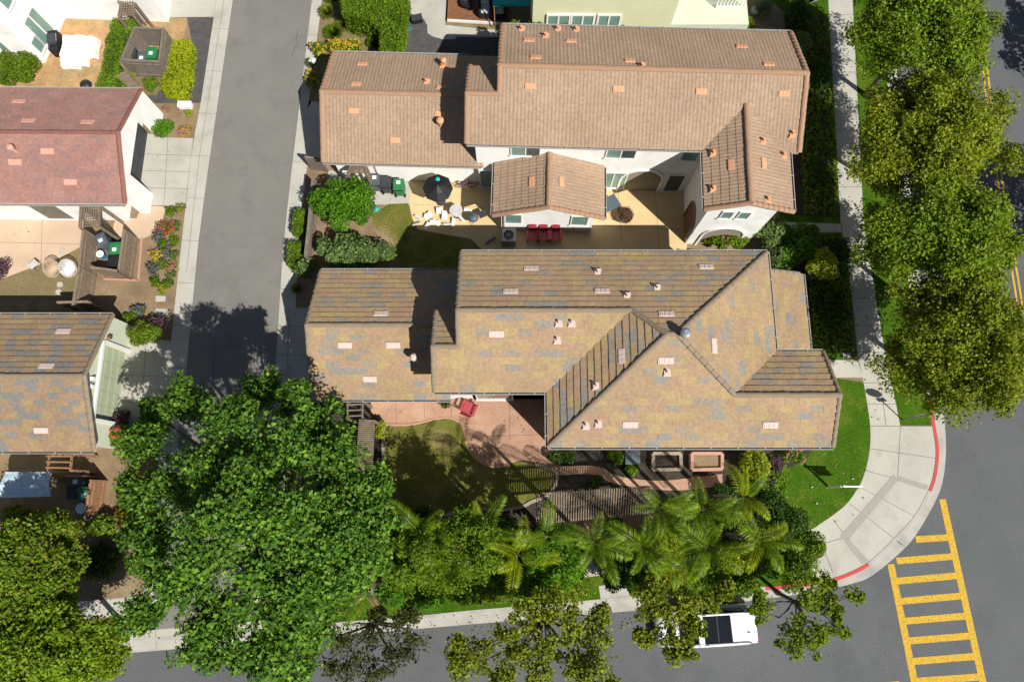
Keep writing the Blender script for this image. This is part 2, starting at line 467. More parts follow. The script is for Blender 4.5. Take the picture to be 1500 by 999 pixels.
KB = [(-600, 1003), (200, 936), (616, 901), (696, 893), (831, 882), (932, 872), (1080, 862), (1121, 859)] + \
     spline([(1160, 856), (1190, 853), (1229, 844), (1271, 824), (1310, 788), (1340, 755), (1360, 718), (1368, 692), (1371, 659), (1366, 624), (1355, 560), (1338, 470)], 4) + [(1331, 417), (1287, 0), (1258, -260)]
GO = [(-600, 1022), (200, 955), (620, 920), (770, 907), (920, 895), (1080, 882)] + \
     spline([(1150, 873), (1200, 865), (1250, 854), (1280, 841), (1328, 800), (1352, 767), (1373, 728), (1381, 704), (1385, 674), (1385, 632), (1376, 560), (1355, 470)], 4) + [(1302, 0), (1273, -260)]
# street: asphalt below the kerb line, everything south and east of it
sheet('street', [(-600, 1022)] + GO[1:] + [(1900, -260), (2600, 400), (2600, 1500), (-600, 1500)], 0, m_asph, z=0.0)
# plots: one raised sheet with an edge hidden by the kerb
sheet('plots', KB + [(-900, -260), (-900, 1003)], 0, m_soil)

kbw = [P(x, y, 0.12) for x, y in KB]
gow = [P(x, y, 0.004) for x, y in GO]
def offset_line(w, d):
    o = []
    for i, p in enumerate(w):
        t = (w[min(i + 1, len(w) - 1)] - w[max(i - 1, 0)]).normalized()
        o.append(p + Vector((t.y, -t.x, 0)) * d)
    return o
kf = offset_line(kbw, 0.16)
mb = MB()
for i in range(len(kbw) - 1):
    a, b, c, d = kbw[i], kf[i], kf[i + 1], kbw[i + 1]
    mb.face([a, b, c, d])
    mb.face([b, b - Vector((0, 0, 0.14)), c - Vector((0, 0, 0.14)), c])
    mb.face([a, d, d - Vector((0, 0, 0.14)), a - Vector((0, 0, 0.14))])
tag(mb.build('kerb', m_gutter), kind='structure')
mb = MB()
def inner(p):       # closest point on kerb front, used to fill the gutter
    best = None
    for i in range(len(kf) - 1):
        a, b = kf[i].xy, kf[i + 1].xy
        t = max(0, min(1, (p.xy - a).dot(b - a) / max((b - a).length_squared, 1e-9)))
        q = a + (b - a) * t
        if best is None or (q - p.xy).length < (best - p.xy).length: best = q
    return Vector((best.x, best.y, 0.004))
gi = [inner(p) for p in gow]
for i in range(len(gow) - 1):
    mb.face([gi[i], gow[i], gow[i + 1], gi[i + 1]])
tag(mb.build('street_gutter', m_gutter), kind='structure')
# red paint on the kerb
mb = MB()
def near(px, py):
    q = P(px, py, 0.12)
    return min(range(len(kbw)), key=lambda i: (kbw[i] - q).length)
up = Vector((0, 0, 0.003))
for (a, b) in ((near(1121, 859), near(1271, 824)), (near(1360, 718), near(1357, 575))):
    ko = offset_line(kbw, 0.164)
    for i in range(a, b):
        mb.face([kbw[i] + up, ko[i] + up, ko[i + 1] + up, kbw[i + 1] + up])
        mb.face([ko[i] + up, ko[i] - Vector((0, 0, 0.11)), ko[i + 1] - Vector((0, 0, 0.11)), ko[i + 1] + up])
tag(mb.build('red_kerb_paint', m_red), kind='structure')

# lane
LL = [(352, -80), (341, 0), (303, 260), (290, 360), (273, 540), (225, 942)]
LR = [(470, -80), (457, 0), (426, 260), (415, 360), (402, 560), (366, 930)]
sheet('lane', LL + LR[::-1], 2, m_lane)
LG = [(329, -80), (317, 0), (280, 230), (261, 400), (246, 540), (203, 945)]
sheet('lane_gutter', LG + LL[::-1], 1, m_conc)
sheet('lane_gutter', LR + [(392, 930), (430, 600), (458, 560), (458, 450), (433, 452), (436, 380), (449, 250), (452, 150), (472, 0), (484, -80)], 1, m_conc)
def lerp(a, b, t): return (a[0] + (b[0] - a[0]) * t, a[1] + (b[1] - a[1]) * t)
segs = []
for y in range(-20, 560, 62):
    xg = np.interp(y, [p[1] for p in LG], [p[0] for p in LG]); xl = np.interp(y, [p[1] for p in LL], [p[0] for p in LL])
    segs.append(((xg, y), (xl, y + 1)))
    xr = np.interp(y, [p[1] for p in LR], [p[0] for p in LR])
    segs.append(((xr, y + 9), (xr + 16, y + 10)))
segs += [((328, 0), (292, 230)), ((292, 230), (273, 400))]
segs += [((408, 478), (458, 479)), ((404, 520), (458, 521)), ((424, 462), (420, 560))]
lines('lane_gutter_joints', segs, 3, m_joint, 0.018)
lines('lane_crack', [((437, 45), (434, 58)), ((434, 58), (436, 64)), ((436, 64), (430, 74)), ((430, 74), (428, 83)), ((314, 495), (312, 560)), ((373, 500), (371, 560))], 3, m_joint, 0.035)
sheet('lane_apron', [(190, 925), (392, 908), (392, 935), (192, 953)], 3, m_conc)
lines('lane_apron_joints', [((190, 939), (392, 921)), ((228, 921), (229, 950)), ((300, 915), (301, 944))], 4, m_joint, 0.02)

# sidewalks
SW = [(1192, -260), (1211, -30), (1213, 0), (1231, 320), (1244, 400), (1257, 520), (1265, 560)] + spline([(1271, 595), (1275, 626), (1274, 659), (1267, 692), (1256, 716), (1235, 743), (1190, 775)], 3)
SE = [(1228, -260), (1247, -30), (1249, 0), (1265, 320), (1277, 400), (1297, 520), (1306, 560), (1319, 624)]
kcorner = [p for p in KB if p[0] > 1185 and p[1] > 622]
sheet('sidewalk', SW + kcorner + [(1364, 624)] + SE[::-1], 1, m_conc)
sheet('sidewalk', [(1190, 775), (840, 818), (160, 877), (-600, 940), (-600, 967), (160, 903), (855, 845), (1190, 805)], 1.5, m_conc)
segs = []
ys = [p[1] for p in SW]; xs = [p[0] for p in SW]
for y in (-20, 22, 64, 106, 148, 190, 232, 274, 316, 357, 397, 437, 477, 516):
    segs.append(((np.interp(y, ys[:8], xs[:8]), y), (np.interp(y, [p[1] for p in SE], [p[0] for p in SE]), y)))
segs += [((1266, 561), (1306, 561)), ((1270, 592), (1313, 592)), ((1274, 624), (1364, 624)), ((1290, 561), (1298, 624)),
         ((1319, 624), (1315, 700)), ((1275, 657), (1370, 671)), ((1268, 689), (1315, 702)), ((1256, 711), (1340, 756)),
         ((1245, 738), (1325, 800)), ((1220, 760), (1240, 787)), ((1208, 808), (1220, 838)), ((1190, 801), (1240, 786))]
for x in range(880, 1190, 42): segs.append(((x, 817 - (x - 840) * .12), (x + 2, 842 - (x - 840) * .12)))
lines('sidewalk_joints', segs, 2, m_joint, 0.022)
sheet('grooved_ramp_border', [(1309, 695), (1316, 703), (1243, 790), (1231, 785)], 3, m_ramp)
sheet('grooved_ramp_border', [(1317, 697), (1360, 711), (1357, 718), (1315, 704)], 3, m_ramp)
sheet('grooved_ramp_border', [(1235, 790), (1243, 789), (1273, 821), (1263, 826)], 3, m_ramp)
sheet('front_walk', [(1204, 527), (1256, 528), (1264, 553), (1212, 553)], 1, m_conc)
sheet('front_walk', [(1100, 322), (1231, 328), (1233, 340), (1100, 340)], 1, m_conc)
sheet('kerb_walk', [(877, 858), (916, 853), (924, 874), (880, 878)], 2, m_conc)
sheet('kerb_walk', [(1186, 0), (1213, -4), (1214, 14), (1184, 16)], 1, m_conc_d)

# crosswalk and centre line
segs = []
def ladder(a0, a1, b0, b1, bars):
    mbx = MB()
    def strip(p, q, wd):
        p, q = P(*p, 0.004), P(*q, 0.004)
        d = (q - p).normalized() * wd / 2
        n = Vector((-d.y, d.x, 0))
        mbx.face([p - n, q - n, q + n, p + n])
    strip(a0, a1, 0.34); strip(b0, b1, 0.34)
    for z, (p, q) in enumerate(bars): strip(p, q, 0.33)
    return mbx
bars = [((1346, 789.5), (1388, 787)), ((1318, 821), (1392, 815)), ((1317, 850.5), (1399, 843)), ((1323, 880), (1406, 872.5)), ((1329, 909), (1412, 902)),
        ((1334, 938), (1419, 931)), ((1340, 968), (1426, 961)), ((1346, 997), (1432, 991)), ((1352, 1027), (1439, 1021))]
mbx = ladder((1305, 826), (1348, 1040), (1380.5, 731), (1449, 1040), [])
for (p, q) in bars:
    p, q = P(*p, 0.004), P(*q, 0.004)
    d = (q - p).normalized() * 0.16
    n = Vector((-d.y, d.x, 0))
    mbx.face([p - n - d * 1.0, q - n + d * .5, q + n + d * .5, p + n - d * 1.0])
for i, v in enumerate(mbx.v):
    if i >= 8: mbx.v[i] = (v[0], v[1], 0.008)
tag(mbx.build('crosswalk_marking', m_yellow), kind='structure')
CL = [(1410, -200), (1434, 10), (1442, 93), (1456, 205), (1471, 304), (1494, 446), (1517, 590)]
mb = MB()
cw = [P(x, y, 0.004) for x, y in CL]
for dd in (-0.13, 0.13):
    o1 = offset_line(cw, dd - 0.055); o2 = offset_line(cw, dd + 0.055)
    for i in range(len(cw) - 1): mb.face([o1[i], o2[i], o2[i + 1], o1[i + 1]])
tag(mb.build('centre_line', m_yellow), kind='structure')
sheet('stop_bar', [(1290, 999.5), (1317, 997), (1317, 1012), (1290, 1014)], 0, m_yellow, z=0.004)

# lawns
sheet('lawn', [(1218, 553)] + [p for p in SW if 555 < p[1] < 775] + [(1190, 775), (1168, 760), (1132, 712), (1148, 690), (1185, 668), (1195, 640)], 2, m_lawn)
sheet('lawn', [(1247, -60), (1283, -60)] + [(1287, 0), (1331, 417), (1338, 470), (1355, 560), (1364, 623), (1319, 623), (1306, 560), (1297, 520), (1277, 400), (1265, 320), (1249, 0)], 2, m_lawn)
sheet('lawn', [(1150, 20), (1213, -5), (1231, 320), (1231, 328), (1140, 325)], 2, m_lawn)
sheet('lawn', [(1160, 345), (1233, 341), (1244, 400), (1256, 527), (1190, 527), (1150, 400)], 2, m_lawn)
sheet('lawn', [(1190, 806), (855, 846), (160, 904), (160, 938), (616, 902), (831, 883), (1121, 860), (1190, 852)], 1, m_lawn)
sheet('lawn', [(1160, -60), (1213, -60), (1213, -6), (1150, 18), (1125, 0)], 1, m_lawn)
sheet('shade_toned_strip', [(1152, 30), (1208, 22), (1216, 90), (1224, 290), (1222, 316), (1150, 316)], 3, m_dsoil)  # dark soil over both lawns, its tone partly standing in for shade
sheet('shade_toned_strip', [(1165, 350), (1232, 348), (1243, 410), (1252, 515), (1190, 515), (1160, 400)], 3, m_dsoil)
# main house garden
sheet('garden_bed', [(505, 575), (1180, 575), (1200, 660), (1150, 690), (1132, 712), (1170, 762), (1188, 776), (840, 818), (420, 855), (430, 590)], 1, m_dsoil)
def z8(pts): return [(500 + x * .2403, 560 + y * .2403) for x, y in pts]
PAT = z8([(180, 60), (1330, 60), (1300, 430)]) + spline(z8([(1290, 470), (1230, 490), (1180, 485), (1090, 475), (1020, 500), (960, 515), (900, 510), (840, 480), (790, 430), (760, 360), (745, 280), (700, 232), (640, 216), (560, 227), (480, 247), (400, 261), (250, 258)]), 3) + z8([(235, 200), (180, 190)])
LWN = spline(z8([(265, 262), (400, 264), (480, 250), (560, 230), (640, 219), (698, 235), (741, 283), (756, 362), (787, 433), (838, 484), (900, 514), (960, 519), (1020, 503), (1090, 479), (1190, 510), (1290, 545), (1300, 600), (1250, 670), (1160, 712), (1100, 745), (960, 765), (850, 757), (700, 780), (560, 815), (470, 815), (390, 780), (310, 690), (275, 600), (268, 420), (265, 262)]), 3)
sheet('garden_patio', PAT, 3, m_pink)
sheet('garden_lawn', LWN, 4, m_lawn_dry)
edge = spline(z8([(1180, 500), (1290, 535), (1315, 590), (1265, 680), (1160, 728), (1100, 757), (960, 778), (850, 768), (700, 790), (560, 828), (450, 825), (375, 790), (295, 700), (262, 600), (255, 420), (255, 270)]), 4)
mb = MB()
for i in range(len(edge) - 1): mb.bar(P(*edge[i], ZL + .03), P(*edge[i + 1], ZL + .03), 0.17, 0.10)
tag(mb.build('lawn_edging', m_stone), kind='structure')
mb = MB()
lip = spline(z8([(1020, 500), (960, 515), (900, 510), (840, 480), (790, 430), (760, 360), (745, 280), (700, 232), (640, 216), (560, 227), (480, 247), (400, 261), (250, 258)]), 4)
for i in range(len(lip) - 1): mb.bar(P(*lip[i], ZL + .02), P(*lip[i + 1], ZL + .02), 0.10, 0.05)
tag(mb.build('patio_edging', m_brick), kind='structure')
lines('patio_joints', [((580, 586), (581, 622)), ((621, 586), (622, 612)), ((661, 580), (661, 612)), ((746, 580), (747, 650)), ((540, 621), (620, 618)), ((690, 640), (800, 636))], 4, m_joint, 0.018)
sheet('garden_path', spline([(790, 655), (800, 672), (825, 682), (850, 682), (880, 684), (905, 697), (960, 704), (1010, 700), (1058, 694)], 3) + spline([(1058, 711), (1000, 718), (952, 716), (900, 708), (872, 696), (850, 694), (822, 696), (806, 690), (788, 676)], 3), 4, m_pink)
sheet('soil_patch', [(800, 765), (960, 752), (960, 790), (905, 800), (820, 800)], 2, m_soil)

# beige house yard
sheet('yard_patio', [(604, 262), (1006, 266), (1006, 380), (720, 380), (690, 350), (650, 343), (612, 336), (604, 320), (599, 298)], 2, m_tan)
sheet('yard_concrete', [(480, 250), (606, 258), (602, 300), (560, 300), (480, 300)], 1, m_conc)
sheet('yard_lawn', [(545, 315), (570, 299), (598, 298), (603, 320), (611, 337), (650, 344), (690, 351), (720, 381), (720, 400), (590, 400), (575, 350), (550, 335)], 3, m_lawn_dry)
lines('yard_patio_joints', [((660, 266), (661, 336)), ((606, 300), (722, 304)), ((905, 275), (912, 372)), ((860, 330), (1000, 336)), ((790, 338), (790, 372)), ((960, 280), (966, 372))], 3, m_joint, 0.015)
sheet('grey_apron', [(446, 148), (475, 150), (475, 245), (448, 245)], 2, m_conc)
sheet('planting_bed', [(452, 150), (472, 0), (482, -60), (600, -60), (590, 80), (480, 110), (450, 160)], 2, m_lawn_olive)
# top centre yard
sheet('rear_concrete', [(590, -60), (660, -60), (652, 37), (707, 43), (745, 45), (745, 55), (670, 54), (666, 58), (648, 58), (634, 54), (626, 49), (626, 38), (621, 29), (597, 18)], 2, m_conc)
sheet('gravel_bed', [(597, 18), (621, 29), (626, 38), (626, 49), (634, 54), (648, 58), (666, 58), (670, 54), (750, 55), (750, 110), (578, 110), (584, 50), (588, 18)], 1, m_gravel)
# red house surroundings
sheet('driveway', [(186, 300), (216, 196), (283, 203), (271, 302)], 2, m_conc)
lines('driveway_joints', [((205, 250), (278, 252)), ((213, 226), (281, 228)), ((207, 275), (275, 277)), ((246, 201), (240, 301))], 3, m_joint, 0.02)
sheet('fan_paving', spline([(207, 303), (239, 303), (239, 318), (230, 335), (209, 350), (170, 345), (170, 322), (200, 320)], 3), 2, m_peach)
sheet('side_patio', [(-60, 300), (122, 316), (122, 330), (120, 361), (91, 376), (36, 396), (0, 410), (-60, 420)], 2, m_peach)
lines('side_patio_joints', [((0, 355), (120, 358)), ((62, 318), (60, 388))], 3, m_joint, 0.018)
sheet('dry_grass', [(-60, 415), (0, 410), (36, 396), (91, 376), (120, 361), (118, 400), (105, 440), (-60, 440)], 1, m_lawn_olive)
sheet('mulch_bed', [(40, 24), (275, 27), (268, 60), (255, 100), (195, 135), (-60, 135), (-60, 60)], 1, m_mulch)
sheet('gravel_strip', [(274, 26), (313, 26), (294, 151), (200, 152), (206, 133), (240, 133), (276, 80), (281, 62)], 2, m_gravel)
sheet('top_drive', [(247, -60), (325, -60), (313, 25), (245, 26)], 1, m_conc)
sheet('flower_bed', [(213, 152), (294, 152), (284, 203), (226, 201)], 3, m_soil)
sheet('side_path', [(185, 100), (245, 100), (230, 140), (185, 140)], 2.5, m_lawn_olive)
# green house surroundings
sheet('driveway', [(176, 500), (230, 496), (250, 500), (238, 625), (165, 626)], 2, m_conc)
lines('driveway_joints', [((188, 549), (244, 552)), ((182, 588), (240, 592)), ((214, 500), (206, 622))], 3, m_joint, 0.02)
sheet('stepping_stone', [(228, 433), (243, 434), (242, 442), (228, 442)], 2, m_conc)
sheet('stepping_stone', [(228, 452), (247, 453), (246, 462), (228, 461)], 2, m_conc)

# ------------------------------------------------------------------ roofs
def clip2(poly, ax, val, keep):
    out = []
    n = len(poly)
    for i in range(n):
        a, b = poly[i], poly[(i + 1) % n]
        da = (a[ax] - val) * keep; db = (b[ax] - val) * keep
        if da >= 0: out.append(a)
        if (da > 0 and db < 0) or (da < 0 and db > 0):
            t = da / (da - db)
            out.append((a[0] + (b[0] - a[0]) * t, a[1] + (b[1] - a[1]) * t))
    return out


def slope(mb, pts, style, c=0.33, tw=0.31, amp=0.028, lift=0.032, per=0.2):
    """cover one planar roof slope with tiles; pts[0]->pts[1] is the eave"""
    pts = [Vector(p) for p in pts]
    U = (pts[1] - pts[0]); U.z = 0; U.normalize()
    nrm = None
    for i in range(2, len(pts)):
        n = (pts[1] - pts[0]).cross(pts[i] - pts[0])
        if n.length > 1e-4: nrm = n.normalized(); break
    if nrm.z < 0: nrm = -nrm
    V = nrm.cross(U)
    if V.z < 0: V = -V
    o = pts[0]
    poly = [((p - o).dot(U), (p - o).dot(V)) for p in pts]
    v0 = min(p[1] for p in poly); v1 = max(p[1] for p in poly)
    if mb.uv is None: mb.uv = []
    nc = int(math.ceil((v1 - v0) / c))
    fl = U.cross(V).dot(nrm) > 0
    ou, ov = random.random() * 50, int(random.random() * 50) * c - v0

    def add(q, hs, cc=None):
        n = len(mb.v)
        for (u, v), h in zip(q, hs):
            p = o + U * u + V * v + nrm * h
            mb.v.append(tuple(p)); 
        idx = list(range(n, n + len(q)))
        uu = [(u + ou, v + ov) for u, v in q] if cc is None else [cc] * len(q)
        if not fl: idx = idx[::-1]; uu = uu[::-1]
        mb.f.append(tuple(idx)); mb.uv.extend(uu)
    for k in range(nc):
        a = v0 + k * c; b = min(a + c, v1 + 1e-4)
        st = clip2(clip2(poly, 1, a, 1), 1, b, -1)
        if len(st) < 3: continue
        ua = min(p[0] for p in st); ub = max(p[0] for p in st)
        if style == 'flat':
            stp = tw; off = (k % 2) * tw / 2
        else:
            stp = per / 5; off = 0
        j0 = int(math.floor((ua - off) / stp)); j1 = int(math.ceil((ub - off) / stp))
        for j in range(j0, j1):
            cl = clip2(clip2(st, 0, off + j * stp, 1), 0, off + (j + 1) * stp, -1)
            if len(cl) < 3: continue
            if style == 'flat':
                jit = random.uniform(0, 0.012)
                hf = lambda u, v: lift * (1 - (v - a) / c) + jit
            else:
                def hf(u, v):
                    ph = (u / per) % 1.0
                    wv = math.sin(PI * min(ph / 0.72, 1.0)) if ph < 0.72 else 0.0
                    return lift * (1 - (v - a) / c) + amp * wv
            cc = ((((j + (k % 3)) // 2) + .5) * 2 * tw + int(ou) * 2 * tw, (k + .5 + int(ou * 3)) * c) if style == 'flat' else None
            add(cl, [hf(u, v) for u, v in cl], cc)
            low = [p for p in cl if abs(p[1] - a) < 1e-6]
            if len(low) >= 2:
                lo = min(low); hi = max(low)
                if hi[0] - lo[0] > 1e-4:
                    add([(lo[0], lo[1]), (hi[0], hi[1]), (hi[0], hi[1]), (lo[0], lo[1])][::-1],
                        [hf(*lo), hf(*hi), hf(*hi) - lift - .03, hf(*lo) - lift - .03][::-1], cc)


def deck(mb, pts, th=0.15, top=-0.012):
    """slab under a slope: gives the eave its thickness"""
    a = [Vector(p) + Vector((0, 0, top)) for p in pts]
    b = [Vector(p) + Vector((0, 0, top - th)) for p in pts]
    n = len(a)
    ar = sum(a[i].x * a[(i + 1) % n].y - a[(i + 1) % n].x * a[i].y for i in range(n))
    if ar < 0: a = a[::-1]; b = b[::-1]
    mb.face(a); mb.face(b[::-1])
    for i in range(n):
        j = (i + 1) % n
        mb.face([a[i], b[i], b[j], a[j]])


def caps(mb, a, b, r=0.11, step=0.38, lift=0.03):
    """run of half-round ridge tiles"""
    a, b = Vector(a), Vector(b)
    d = b - a
    L = d.length
    n = max(1, int(round(L / step)))
    dn = d.normalized()
    side = Vector((-dn.y, dn.x, 0)).normalized()
    upv = side.cross(dn); upv = upv if upv.z > 0 else -upv
    for i in range(n):
        p = a + dn * (L * i / n); q = a + dn * (L * (i + 1) / n + 0.03)
        jt = random.uniform(-.008, .008)
        ring = []
        for (e, rr, hh) in ((p, r, lift), (q, r * 1.08, lift + 0.02)):
            ring.append([e + side * (rr * math.cos(t) + jt) + upv * (rr * 0.75 * math.sin(t) + hh - 0.02) for t in [PI * k / 6 for k in range(7)]])
        for k in range(6):
            mb.face([ring[0][k], ring[0][k + 1], ring[1][k + 1], ring[1][k]])
        mb.face(ring[1]); mb.face(ring[0][::-1])


def gutter(mb, mbi, a, b, out, w=0.10, h=0.09):
    """eave gutter with brackets; out = horizontal direction away from the wall"""
    a, b, out = Vector(a), Vector(b), Vector(out).normalized()
    z = Vector((0, 0, 1))
    o1 = out * (0.02)
    mb.bar(a + out * w - z * 0.02, b + out * w - z * 0.02, 0.03, h)
    mbi.bar(a + out * (w / 2) - z * 0.06, b + out * (w / 2) - z * 0.06, w - 0.035, 0.02)
    L = (b - a).length
    n = max(1, int(L / 1.22))
    for i in range(1, n + 1):
        p = a + (b - a) * (i / (n + 0.5))
        mb.bar(p - out * 0.01 + z * 0.035, p + out * (w + 0.02) + z * 0.035, 0.04, 0.02)


class House:
    """world-space builder with a plan rotation about the world origin"""
    def __init__(s, name, label, cat, th, base):
        s.c, s.s = math.cos(th), math.sin(th)
        s.th = th
        s.root = empty(name, s.w(*base, ZL), label, cat)
        s.tiles = MB(); s.deck = MB(); s.cap = MB(); s.gut = MB(); s.guti = MB(); s.wall = MB()

    def w(s, u, v, z=0.0):
        return Vector((u * s.c - v * s.s, u * s.s + v * s.c, z))

    def slope(s, pts, style, **k):
        pp = [s.w(*p) for p in pts]
        slope(s.tiles, pp, style, **k); deck(s.deck, pp)

    def caps(s, a, b, **k): caps(s.cap, s.w(*a), s.w(*b), **k)

    def gutter(s, a, b, out): gutter(s.gut, s.guti, s.w(*a), s.w(*b), s.w(*out, 0))

    def block(s, u0, u1, v0, v1, z1, z0=0.0):
        pl = [s.w(u0, v0).xy, s.w(u1, v0).xy, s.w(u1, v1).xy, s.w(u0, v1).xy]
        s.wall.prism([tuple(p) for p in pl], z0, z1)

    def gable_u(s, u0, u1, v0, v1, vr, z0, zr, zb=0.0):
        """wall block with ridge along u: pentagon section"""
        sec = [(v0, zb), (v1, zb), (v1, z0), (vr, zr), (v0, z0)]
        A = [s.w(u0, v, z) for v, z in sec]; B = [s.w(u1, v, z) for v, z in sec]
        s.wall.face(A[::-1]); s.wall.face(B)
        for i in range(5):
            j = (i + 1) % 5
            s.wall.face([A[i], A[j], B[j], B[i]])

    def gable_v(s, u0, u1, v0, v1, ur, z0, zr, zb=0.0):
        sec = [(u0, zb), (u1, zb), (u1, z0), (ur, zr), (u0, z0)]
        A = [s.w(u, v0, z) for u, z in sec]; B = [s.w(u, v1, z) for u, z in sec]
        s.wall.face(A); s.wall.face(B[::-1])
        for i in range(5):
            j = (i + 1) % 5
            s.wall.face([B[i], B[j], A[j], A[i]])

    def finish(s, mt, mc, mw, mtrim=None):
        r = s.root
        s.wall_o = s.wall.build('wall', mw, r)
        s.roof_o = s.tiles.build('roof', mt, r)
        s.deck.build('eave_board', mtrim or m_trim, r)
        if s.cap.v: s.cap.build('ridge_cap', mc, r)
        if s.gut.v:
            g = s.gut.build('gutter', m_gut, r)
            s.guti.build('gutter_channel', m_gut_in, g)

    def window(s, u, v, z, wd, ht, nrm, panes=2, glass=None, frame=None, name='window', dark=False):
        """window centred at (u,v,z) on a wall whose outward plan normal is nrm (local)"""
        n = s.w(*nrm, 0).normalized(); t = Vector((-n.y, n.x, 0)); c = s.w(u, v, z)
        q = Matrix((t, n, Vector((0, 0, 1)))).transposed()
        fr = MB(); fw = 0.07
        fr.box(c + n * .02 + Vector((0, 0, ht / 2 - fw / 2)), (wd, .09, fw), rot=q)
        fr.box(c + n * .03 - Vector((0, 0, ht / 2 - fw / 2)), (wd + .1, .13, fw), rot=q)
        hh = ht - 2 * fw
        for k in range(panes + 1):
            x = -wd / 2 + fw / 2 + (wd - fw) * k / panes
            fr.box(c + n * .02 + t * x, (fw, .085, hh), rot=q)
        f = fr.build(name, frame or m_trim, s.root)
        for k in range(panes):
            x = -wd / 2 + fw + ((wd - fw) / panes) * k
            g = MB(); pw = (wd - fw) / panes - fw
            g.box(c + n * .015 + t * (x + pw / 2), (pw, .04, hh), rot=q)
            g.build('pane', (glass or m_glass) if not (dark and k % 2) else m_glass_d, f)
        return f

    def vent(s, u, v, zfun, mat, wd=0.62, ln=0.27, ang=None, along_u=True):
        """low roof ventilator tile lying in the slope; zfun(u,v) gives roof height"""
        e = 0.01
        p = s.w(u, v, zfun(u, v))
        du = (s.w(u + e, v, zfun(u + e, v)) - p).normalized(); dv = (s.w(u, v + e, zfun(u, v + e)) - p).normalized()
        n = du.cross(dv).normalized()
        x, y = (du, dv) if along_u else (dv, du)
        q = Matrix((x, (n.cross(x)).normalized(), n)).transposed()
        m = MB(); m.box(p + n * .035, (wd, ln, .07), rot=q, taper=.97)
        for k in (-1, 0, 1): m.box(p + n * .074 + x * (wd * .3 * k), (wd * .2, ln * .8, .02), rot=q)
        return m.build('roof_vent', mat, s.root)

    def pipe(s, u, v, z, mat, r=0.05, h=0.35, flash=True):
        p = s.w(u, v, z)
        m = MB()
        if flash: m.box(p + Vector((0, 0, .05)), (.36, .4, .1), taper=.7)
        m.lathe(p, [(r, 0), (r, h), (r * .8, h)], 10)
        return m.build('vent_pipe', mat, s.root)

    def flue(s, u, v, z, mat, r=0.16, h=0.5):
        p = s.w(u, v, z)
        m = MB(); m.lathe(p, [(r * .75, -.2), (r * .75, h * .7), (r * 1.25, h * .72), (r * 1.3, h), (r * .6, h * 1.15)], 14)
        return m.build('roof_flue', mat, s.root)


# ---- main house ------------------------------------------------------------
A = House('house', 'large house with mottled flat tile hip roof, in the middle beside the corner lawn', 'house', 0.0, (2.0, 7.0))
NE, SE1, SE2 = 11.19, 4.55, 2.11
WX, EX = 1.57, 12.0
K = 0.54
ze = 5.6
zr = ze + K * (NE - 7.87)
pk = ze + K * (NE - 6.65)
PW, PE = 6.5, 6.95
kw = (pk - ze) / (PW - WX); ke = (pk - ze) / (EX - PE)
hx = WX + (zr - ze) / kw
LX = -2.38
EXT_R, EXT_W = 6.43, -3.5
zx = ze + K * (EXT_R - SE1)
GR = (SE2 + 6.41) / 2
zg = ze + K * (GR - SE2)
gx = EX - (zg - ze) / ke
EEND = 14.15
kws = dict(c=0.33, tw=0.31, lift=0.045)
# north slope (main body and pyramid)
A.slope([(EX, NE, ze), (LX, NE, ze), (LX, 7.87, zr), (hx, 7.87, zr), (PW, 6.65, pk), (PE, 6.65, pk)], 'flat', **kws)
# south slope of the body with its western extension
A.slope([(EXT_W, SE1, ze), (WX, SE1, ze), (hx, 7.87, zr), (LX, 7.87, zr), (LX, EXT_R, zx), (EXT_W, EXT_R, zx)], 'flat', **kws)
A.slope([(LX, 2 * EXT_R - SE1, ze), (EXT_W, 2 * EXT_R - SE1, ze), (EXT_W, EXT_R, zx), (LX, EXT_R, zx)], 'flat', **kws)
# west slope of the pyramid
A.slope([(WX, SE1, ze), (WX, SE2, ze), (PW, 6.65, pk), (hx, 7.87, zr)], 'flat', **kws)
# south slope of the pyramid and east gable
A.slope([(WX, SE2, ze), (EEND, SE2, ze), (EEND, GR, zg), (gx, GR, zg), (PE, 6.65, pk), (PW, 6.65, pk)], 'flat', **kws)
# east slope
A.slope([(EX, 6.41, ze), (EX, NE, ze), (PE, 6.65, pk), (gx, GR, zg)], 'flat', **kws)
A.slope([(EEND, 6.41, ze), (EX, 6.41, ze), (gx, GR, zg), (EEND, GR, zg)], 'flat', **kws)
# low west wing
ZW = 2.8; zwr = ZW + K * 3.31
A.slope([(-9.75, 4.6, ZW), (-3.0, 4.6, ZW), (-3.0, 5.0, ZW + .4 * K), (-1.95, 5.0, ZW + .4 * K), (-1.95, 7.91, zwr), (-9.75, 7.91, zwr)], 'flat', **kws)
A.slope([(-1.95, 11.22, ZW), (-9.75, 11.22, ZW), (-9.75, 7.91, zwr), (-1.95, 7.91, zwr)], 'flat', **kws)
